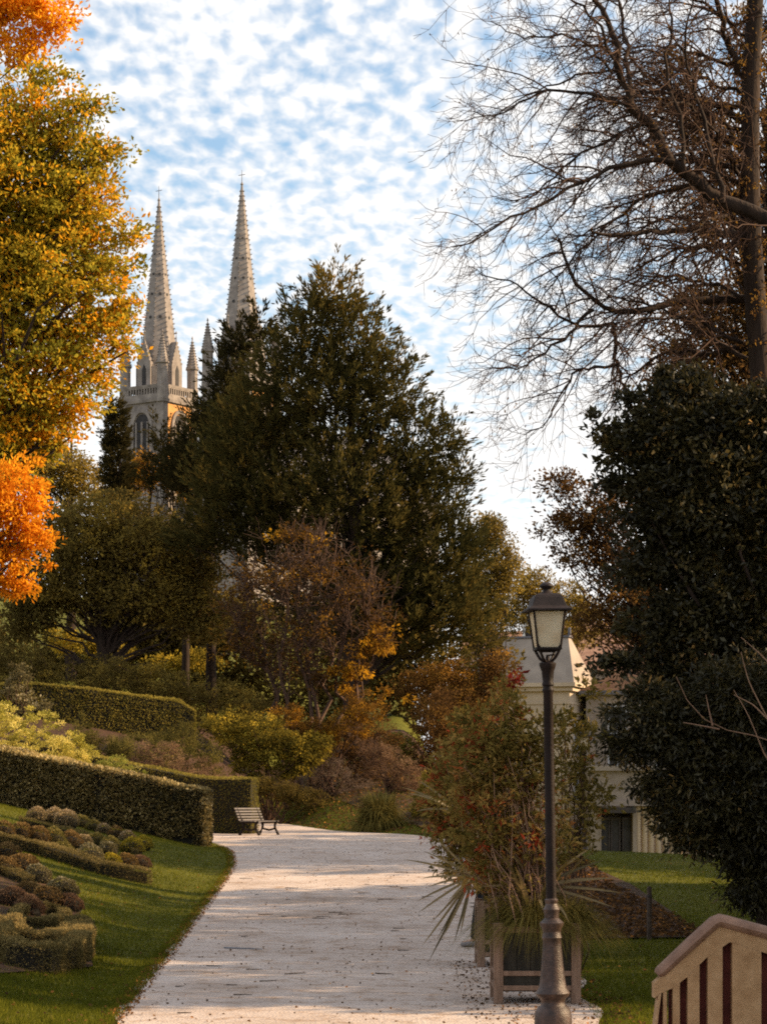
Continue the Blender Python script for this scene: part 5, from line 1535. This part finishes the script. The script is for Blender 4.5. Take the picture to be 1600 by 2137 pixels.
planter_plant(p2, 'bushy plant with brownish green leaves in the rear planter', 2.0, 520, 1,
    [(1000, 1540, 65, 60), (960, 1640, 55, 70), (1030, 1700, 70, 90), (975, 1760, 60, 70), (1020, 1820, 50, 50), (940, 1590, 40, 50), (1060, 1440, 30, 50), (910, 1640, 40, 40), (930, 1720, 50, 50), (900, 1690, 30, 30), (950, 1800, 40, 40)], 29.4, straps=20, slen=0.8, reds=[(960, 1590, 30, 24), (985, 1530, 22, 20), (945, 1720, 22, 18), (1000, 1690, 20, 16)])
# slender leafy stems right of the lamp
shrub('leafy_sapling', 'slender leafy sapling rising just right of the lamp pole', 1190, None, [(1225, 1455, 25, 45), (1205, 1530, 45, 40), (1225, 1620, 30, 50), (1215, 1700, 50, 50), (1250, 1660, 40, 50), (1190, 1600, 30, 60), (1190, 1760, 50, 50), (1180, 1500, 30, 30)], 26.5, 210, 9, 0.09, 0.072, 'bamboo', 'twig', 14, tint_b=0.42, wr=0.45)
tuft('planter_grass', 'fine grass spilling over the front planter rim', (p1[0], p1[1] - 0.05, 0.72), 2600, 0.80, 0.009, 1.1, 'grassy', droop=1.15, seg=6, rbase=0.30, cat='grass')
tuft('planter_grass', 'fine grass hanging from the right corner of the front planter', (p1[0] + 0.36, p1[1] - 0.15, 0.70), 1300, 0.70, 0.009, 1.1, 'grassy', droop=1.2, seg=6, rbase=0.12, cat='grass')
def spiky(label, px, py, Z, ends):
    c = P3(px, py, Z)
    root = thing('spiky_plant', label, 'plant', tuple(c), group='spiky leaved plants in the planters')
    pal = leaf_strap_mesh()
    for (ex, ey) in ends:
        e = P3(ex, ey, Z + rng.uniform(-0.5, 0.5)) - c
        ln = np.linalg.norm(e)
        X_ = Vector(e / ln); Y_ = X_.cross(Vector((0.15, -0.9, 0.4))).normalized(); Z_ = X_.cross(Y_)
        if Z_.z < 0: Y_, Z_ = -Y_, -Z_
        o = bpy.data.objects.new('leaf', random.choice(pal))
        m_ = Matrix((X_, Y_, Z_)).transposed().to_4x4() @ Matrix.Diagonal((ln, 0.75, ln * 0.6, 1))
        o.matrix_basis = m_
        link(o, root)
spiky('spiky strap leaved plant leaning out left of the rear planter', 985, 1830, 28.6,
      [(872, 1905), (868, 1880), (880, 1975), (895, 2005), (925, 1955), (948, 1965), (900, 1925), (912, 1960), (960, 1950), (885, 1775), (875, 1830), (905, 1745), (920, 1790), (935, 1880), (845, 1790), (960, 1700), (1000, 1690), (890, 1850), (1040, 1720)])
spiky('spiky strap leaved plant spreading right and left in the front planter', 1120, 1850, 24.2,
      [(1282, 1892), (1245, 1830), (1302, 1862), (1262, 1792), (1230, 1770), (1290, 1830), (1045, 1760), (1010, 1800), (1170, 1720), (1195, 1745), (980, 1740), (1240, 1880), (1075, 1700), (1150, 1700), (1000, 1850), (1030, 1880)])
spiky('few stiff strap leaves poking out high at the left of the planter bushes', 950, 1690, 29.0,
      [(838, 1640), (850, 1652), (870, 1625), (862, 1690)])

# ------------------------------------------------------------------ people
def skin_body(name, joints, edges, material, parent, levels=1):
    me = bpy.data.meshes.new(name)
    names = list(joints)
    me.from_pydata([joints[k][0] for k in names], [(names.index(a), names.index(b)) for a, b in edges], [])
    me.materials.append(M[material])
    o = bpy.data.objects.new(name, me)
    link(o, parent)
    sk = o.modifiers.new('skin', 'SKIN')
    for i, k in enumerate(names):
        r_ = joints[k][1]
        me.skin_vertices[0].data[i].radius = (r_, r_) if not isinstance(r_, tuple) else r_
    me.skin_vertices[0].data[0].use_root = True
    sk.use_smooth_shade = True
    ss = o.modifiers.new('sub', 'SUBSURF'); ss.levels = levels; ss.render_levels = levels
    return o
def person(loc, rz, label, top_m, leg_m, group=None, step=0.22):
    """walking figure 1.72 m tall facing local -x"""
    root = thing('person', label, 'person', loc, rz, group)
    J = {'pelvis': ((0, 0, 0.95), 0.12), 'waist': ((0, 0, 1.10), 0.11), 'chest': ((-0.01, 0, 1.33), 0.14), 'neck': ((-0.02, 0, 1.47), 0.055), 'head': ((-0.03, 0, 1.58), 0.085), 'crown': ((-0.02, 0, 1.67), 0.07),
         'jaw': ((-0.08, 0, 1.54), 0.035), 'nose': ((-0.125, 0, 1.60), 0.012)}
    E = [('pelvis', 'waist'), ('waist', 'chest'), ('chest', 'neck'), ('neck', 'head'), ('head', 'crown'), ('head', 'jaw'), ('head', 'nose')]
    for sg, sd in ((-1, 'a'), (1, 'b')):
        st = step * sg
        J['hip' + sd] = ((0, sg * 0.09, 0.90), 0.085)
        J['knee' + sd] = ((-st * 0.45 - 0.03, sg * 0.09, 0.49), 0.058)
        J['ankle' + sd] = ((-st, sg * 0.09, 0.09), 0.038)
        J['toe' + sd] = ((-st - 0.17, sg * 0.10, 0.04), 0.033)
        J['sh' + sd] = ((0, sg * 0.18, 1.40), 0.055)
        J['elb' + sd] = ((st * 0.35 + 0.03, sg * 0.24, 1.13), 0.04)
        J['wr' + sd] = ((st * 0.5 - 0.06, sg * 0.23, 0.90), 0.026)
        J['palm' + sd] = ((st * 0.5 - 0.09, sg * 0.23, 0.83), 0.03)
        E += [('pelvis', 'hip' + sd), ('hip' + sd, 'knee' + sd), ('knee' + sd, 'ankle' + sd), ('ankle' + sd, 'toe' + sd), ('chest', 'sh' + sd), ('sh' + sd, 'elb' + sd), ('elb' + sd, 'wr' + sd), ('wr' + sd, 'palm' + sd)]
        for f in range(4):
            J['f%d%s' % (f, sd)] = ((st * 0.5 - 0.10 - 0.012 * f, sg * 0.23, 0.76 + 0.01 * f + 0.0), 0.008)
            E.append(('palm' + sd, 'f%d%s' % (f, sd)))
        J['th' + sd] = ((st * 0.5 - 0.13, sg * 0.22, 0.83), 0.010); E.append(('palm' + sd, 'th' + sd))
    skin_body('body', J, E, 'skin', root, 1)
    Jt = {k: (J[k][0], J[k][1] + 0.018) for k in ('pelvis', 'hipa', 'hipb', 'kneea', 'kneeb', 'anklea', 'ankleb')}
    skin_body('trousers', Jt, [('pelvis', 'hipa'), ('pelvis', 'hipb'), ('hipa', 'kneea'), ('hipb', 'kneeb'), ('kneea', 'anklea'), ('kneeb', 'ankleb')], leg_m, root)
    Jj = {k: (J[k][0], J[k][1] + 0.022) for k in ('waist', 'pelvis', 'chest', 'sha', 'shb', 'elba', 'elbb', 'wra', 'wrb')}
    skin_body('jacket', Jj, [('waist', 'pelvis'), ('waist', 'chest'), ('chest', 'sha'), ('chest', 'shb'), ('sha', 'elba'), ('shb', 'elbb'), ('elba', 'wra'), ('elbb', 'wrb')], top_m, root)
    skin_body('hair', {'a': ((0.0, 0, 1.64), 0.10), 'b': ((0.035, 0, 1.57), 0.08)}, [('a', 'b')], 'hair', root)
    for sd in ('a', 'b'):
        an, to = Vector(J['ankle' + sd][0]), Vector(J['toe' + sd][0])
        skin_body('shoe', {'a': ((an.x + 0.04, an.y, 0.05), 0.045), 'b': ((an.x - 0.06, an.y, 0.05), 0.048), 'c': ((to.x - 0.01, to.y, 0.035), 0.035)}, [('a', 'b'), ('b', 'c')], 'shoe', root)
    return root
fz = 32.3
person(((1010 - 800) * fz / F + 0.02, fz, gz(0, fz) + 0.02), 0.0, 'person in dark trousers standing hidden behind the rear planter', 'darkcloth', 'darkcloth', step=0.16)
pz = 143.0
pp_ = lambda px: ((px - 800) * pz / F, pz, max(-5.0, gz((px - 800) * pz / F, pz)))
person(pp_(1290), R(60), 'distant person in dark clothes by the glazed doors', 'darkcloth', 'darkcloth', step=0.1)
person(pp_(1304), R(80), 'distant person in a pale top beside the dark clothed one', 'greycloth', 'darkcloth', step=0.1)

# ------------------------------------------------------------------ balustrade at the lower right
def balustrade():
    Z = 15.0
    s_ = Z / F
    x0 = (1500 - 800) * s_
    root = thing('stair_balustrade', 'cream balustrade with red slots and rounded coping at the lower right', 'balustrade', (x0, Z, 0))
    def loc(px, py): return ((px - 1500) * s_, CAMZ + (YH - py) * s_)
    bandx = [1300, 1372, 1403, 1432, 1472, 1522, 1600, 1700, 1800]
    bandy = [2140, 2076, 2062, 2040, 2000, 1966, 1990, 2016, 2042]
    railx = [1290, 1378, 1500, 1600, 1800]
    raily = [2106, 2032, 1922, 1950, 2005]
    bb = lambda x: float(np.interp(x, bandx, bandy))
    rl = lambda x: float(np.interp(x, railx, raily))
    G = 2345
    slots = [(1366, 1383, 1377), (1391, 1403, 1401), (1418, 1434, 1420), (1459, 1476, 1460), (1507, 1527, 1508), (1588, 1612, 1590), (1672, 1700, 1674)]
    xs_ = [1364]
    edges = []
    cur = 1372
    piers = []
    prev_r = 1300
    # piers stand between slots; slot sides lean slightly at the far left
    ends = [(1383, 1391), (1403, 1418), (1434, 1459), (1476, 1507), (1527, 1588), (1612, 1672), (1700, 1800)]
    for k, (a, b_) in enumerate(ends):
        poly = [loc(a, G), loc(b_, G), loc(b_, bb(b_)), loc(a, bb(a))]
        if b_ - a > 25:
            mid = (a + b_) / 2
            poly = [loc(a, G), loc(b_, G), loc(b_, bb(b_)), loc(mid, bb(mid)), loc(a, bb(a))]
        m_ = MB(); m_.prism(poly, 0, 0.13); m_.build('pier', 'balus', root, bevel=0.004)
    # top band
    pts = [1372, 1403, 1432, 1472, 1500, 1522, 1600, 1700, 1800]
    poly = [loc(x, bb(x)) for x in pts] + [loc(x, rl(x) + 8) for x in (1800, 1600, 1500, 1378)]
    m_ = MB()
    # as a strip of quads so that it stays convex piece by piece
    gxs = [1364, 1378, 1403, 1432, 1472, 1500, 1522, 1600, 1700, 1800]
    V = []; Fq = []
    for x in gxs:
        for yv in (0.0, 0.13):
            a = loc(x, bb(x)); b_ = loc(x, rl(x) + 8)
            V += [(a[0], yv, a[1]), (b_[0], yv, b_[1])]
    for i in range(len(gxs) - 1):
        a, b_ = 4 * i, 4 * i + 4
        Fq += [(a, b_, b_ + 1, a + 1), (a + 2, a + 3, b_ + 3, b_ + 2), (a, a + 2, b_ + 2, b_), (a + 1, b_ + 1, b_ + 3, a + 3)]
    Fq += [(0, 1, 3, 2), (4 * (len(gxs) - 1), 4 * (len(gxs) - 1) + 2, 4 * (len(gxs) - 1) + 3, 4 * (len(gxs) - 1) + 1)]
    m_.add(V, Fq); m_.build('top_band', 'balus', root)
    # dark red back lining of the slots (jambs); the two at the left stay partly open
    for k, (a, b_, t_) in enumerate([(1376, 1383, 0), (1398, 1403, 0), (1418, 1434, 0), (1459, 1476, 0), (1507, 1527, 0), (1588, 1612, 0), (1672, 1700, 0)]):
        poly = [loc(a, G), loc(b_, G), loc(b_, bb(b_)), loc(a, bb(a))]
        m_ = MB(); m_.prism(poly, 0.085, 0.125); m_.build('slot_lining', 'oxide', root)
    # leftmost leaning end post
    m_ = MB(); m_.prism([loc(1340, G), loc(1346, G), loc(1379, bb(1379)), loc(1373, bb(1373))], 0.0, 0.13); m_.build('pier', 'balus', root)
    m_ = MB()
    pts = [(1374, 2036), (1379, 2031), (1440, 1974), (1492, 1927), (1502, 1923), (1514, 1926), (1600, 1949), (1800, 2004)]
    q = [(loc(a, b_)[0], 0.06, loc(a, b_)[1]) for a, b_ in pts]
    V, Q = tube_arrays([(np.array(q), np.full(len(q), 1.0) * np.array([0.03, 0.042, 0.045, 0.046, 0.047, 0.047, 0.047, 0.047]))], 12)
    V[:, 1] = (V[:, 1] - 0.06) * 2.0 + 0.06
    m_.add(V, [tuple(x) for f in Q for x in f] + [tuple(range(12))])
    m_.build('handrail', 'coping', root, smooth=True)
    return root
balustrade()
# stake in the bed
sp_ = hit(1354, 1962)
r = thing('wooden_stake', 'thin dark wooden stake standing in the leaf strewn bed', 'stake', tuple(sp_))
hs = 112 * sp_[1] / F
b = MB(); b.lathe([(0.038, -0.1), (0.034, hs * 0.97), (0.02, hs)], 8); b.build('shaft', 'stake', r, smooth=True)
b = MB(); b.lathe([(0.042, hs * 0.80), (0.042, hs * 0.83)], 8); b.build('tie', 'darkwood', r)

# ------------------------------------------------------------------ grass, litter, twigs
def in_lawn_left(X, Y): return X < np.interp(Y, EY, EX) + 0.02
def scatter(n, ymin, ymax, xlo, xhi, power=1.0):
    Y = ymin + (ymax - ymin) * rng.uniform(0, 1, n) ** power
    a = xlo(Y); b = xhi(Y)
    X = a + (b - a) * rng.uniform(0, 1, n)
    return X, Y
def grass(name, X, Y, ln, wd):
    P = np.stack([X, Y, terrain(X, Y)], -1)
    D = rng.normal(size=P.shape) * 0.35 + np.array([0, 0, 1.0])
    V, T = blades(P, D, ln, wd)
    tint = 0.45 + 0.2 * wavy(P, 0.9) + rng.normal(size=len(P)) * 0.18
    o = rawmesh(name, V, T, 'lawnblade', tint=tint)
    tag(o, None, None, kind='stuff')
    return o
fl = lambda Y: -0.163 * Y - 0.2
ledge = lambda Y: np.interp(Y, EY, EX)
X, Y = scatter(100000, 19, 66, fl, ledge, 1.2)
g1 = grass('lawn_grass', X, Y, 0.05, 0.012)
tag(g1, 'short green lawn grass left of the gravel path', 'grass')
X, Y = scatter(9000, 19, 66, lambda y: ledge(y) - 0.12, lambda y: ledge(y) + 0.06)
g2 = grass('edge_grass', X, Y, 0.075, 0.012); tag(g2, 'ragged longer grass along the left path edge', 'grass')
X, Y = scatter(70000, 19, 63, lambda y: np.interp(y, RY, RX) - 0.03, lambda y: 0.163 * y + 0.2, 1.1)
bedm = (Y > 35) & (X < np.interp(Y, [35, 41, 48, 58], [4.6, 4.7, 4.6, 4.9]))
X, Y = X[~bedm], Y[~bedm]
g3 = grass('lawn_grass', X, Y, 0.05, 0.012); tag(g3, 'short green lawn grass right of the planters', 'grass')

def litter(name, label, X, Y, size, dz=0.03, material='litter', tb=0.45):
    P = np.stack([X, Y, terrain(X, Y) + dz], -1)
    D = rng.normal(size=P.shape); D[:, 2] = np.abs(D[:, 2]) * 0.25
    V, Q = leaves(P, D, size, 0.65, 0.25)
    o = rawmesh(name, V, Q, material, tint=tb + rng.normal(size=len(P)) * 0.28)
    tag(o, label, 'leaves', kind='stuff')
X, Y = scatter(3400, 20, 64, lambda y: ledge(y) - 0.10, lambda y: ledge(y) + 0.12)
litter('fallen_leaves', 'rusty fallen leaves gathered along the left path edge', X, Y, 0.034, tb=0.5)
X, Y = scatter(2400, 20, 72, ledge, lambda y: np.interp(y, RY, RX))
k_ = wavy(np.stack([X, Y * 0.5, 0 * X], -1), 1.0) > rng.uniform(-1.2, 1.0, len(X))
litter('path_leaves', 'small brown leaves strewn over the gravel', X[k_], Y[k_], 0.034, tb=0.35)
X, Y = scatter(9000, 34, 60, lambda y: y * 0 + 2.1, lambda y: np.interp(y, [34, 41, 48, 60], [4.7, 4.8, 4.6, 4.9]))
litter('bed_leaves', 'brown leaf litter covering the bare bed behind the planters', X, Y, 0.075, 0.035, tb=0.25)
X, Y = scatter(1500, 20, 60, lambda y: fl(y) , lambda y: 0.163 * y)
okm = (X < ledge(Y)) | (X > np.interp(Y, RY, RX))
litter('lawn_leaves', 'scattered yellow leaves lying on both lawns', X[okm], Y[okm], 0.038, 0.04, tb=0.45)
X, Y = scatter(1300, 20, 30, lambda y: y * 0 + 0.8, lambda y: y * 0 + 2.4)
litter('planter_leaves', 'leaf litter around the feet of the planters', X, Y, 0.035, tb=0.3)
X, Y = scatter(9000, 74, 105, lambda y: y * 0 - 5.2, lambda y: y * 0 + 2.0)
yb_ = np.interp(X, BX, BY)
mk = Y > yb_ + 0.2
litter('slope_leaves', 'brown leaves covering the slope behind the bench', X[mk], Y[mk], 0.09, 0.06, tb=0.35)
X, Y = scatter(26000, 74, 107, lambda y: y * 0 - 5.4, lambda y: y * 0 + 2.0)
mk = Y > np.interp(X, BX, BY) + 0.1
g4 = grass('slope_grass', X[mk], Y[mk], 0.12, 0.02); tag(g4, 'thin brownish grass on the slope behind the bench', 'grass')
# fallen twigs on the gravel: one grey stick and many small ones
st0 = hit(468, 1983); st1 = hit(548, 1986)
b = MB()
q = np.linspace(0, 1, 7)[:, None] * (st1 - st0) + st0
q[:, 2] += 0.035; q[1:-1, 1] += rng.normal(size=5) * 0.03
b.tube(q - st0, [0.012, 0.012, 0.011, 0.010, 0.009, 0.008, 0.005], 6)
o = b.build('fallen_stick', 'stick', None, loc=tuple(st0)); tag(o, 'thin grey stick lying across the gravel path', 'stick')
polys = []
for _ in range(50):
    y = 20 + 34 * rng.uniform() ; x = rng.uniform(ledge(y) + 0.3, np.interp(y, RY, RX) - 0.1)
    a = rng.normal() * 0.5; ln = rng.uniform(0.06, 0.32)
    p = np.array([[x + math.cos(a) * ln * t_, y + math.sin(a) * ln * t_ + rng.normal() * 0.01, gz(x, y) + 0.032] for t_ in (0, .33, .66, 1)])
    polys.append((p, np.array([0.007, 0.006, 0.005, 0.003])))
o = wood('fallen_twigs', polys, 'stake', None, (0, 0, 0), 4, kind='stuff'); tag(o, 'small dark twigs scattered over the gravel', 'twigs')

print('TRIS', sum(len(m_.polygons) for m_ in bpy.data.meshes))
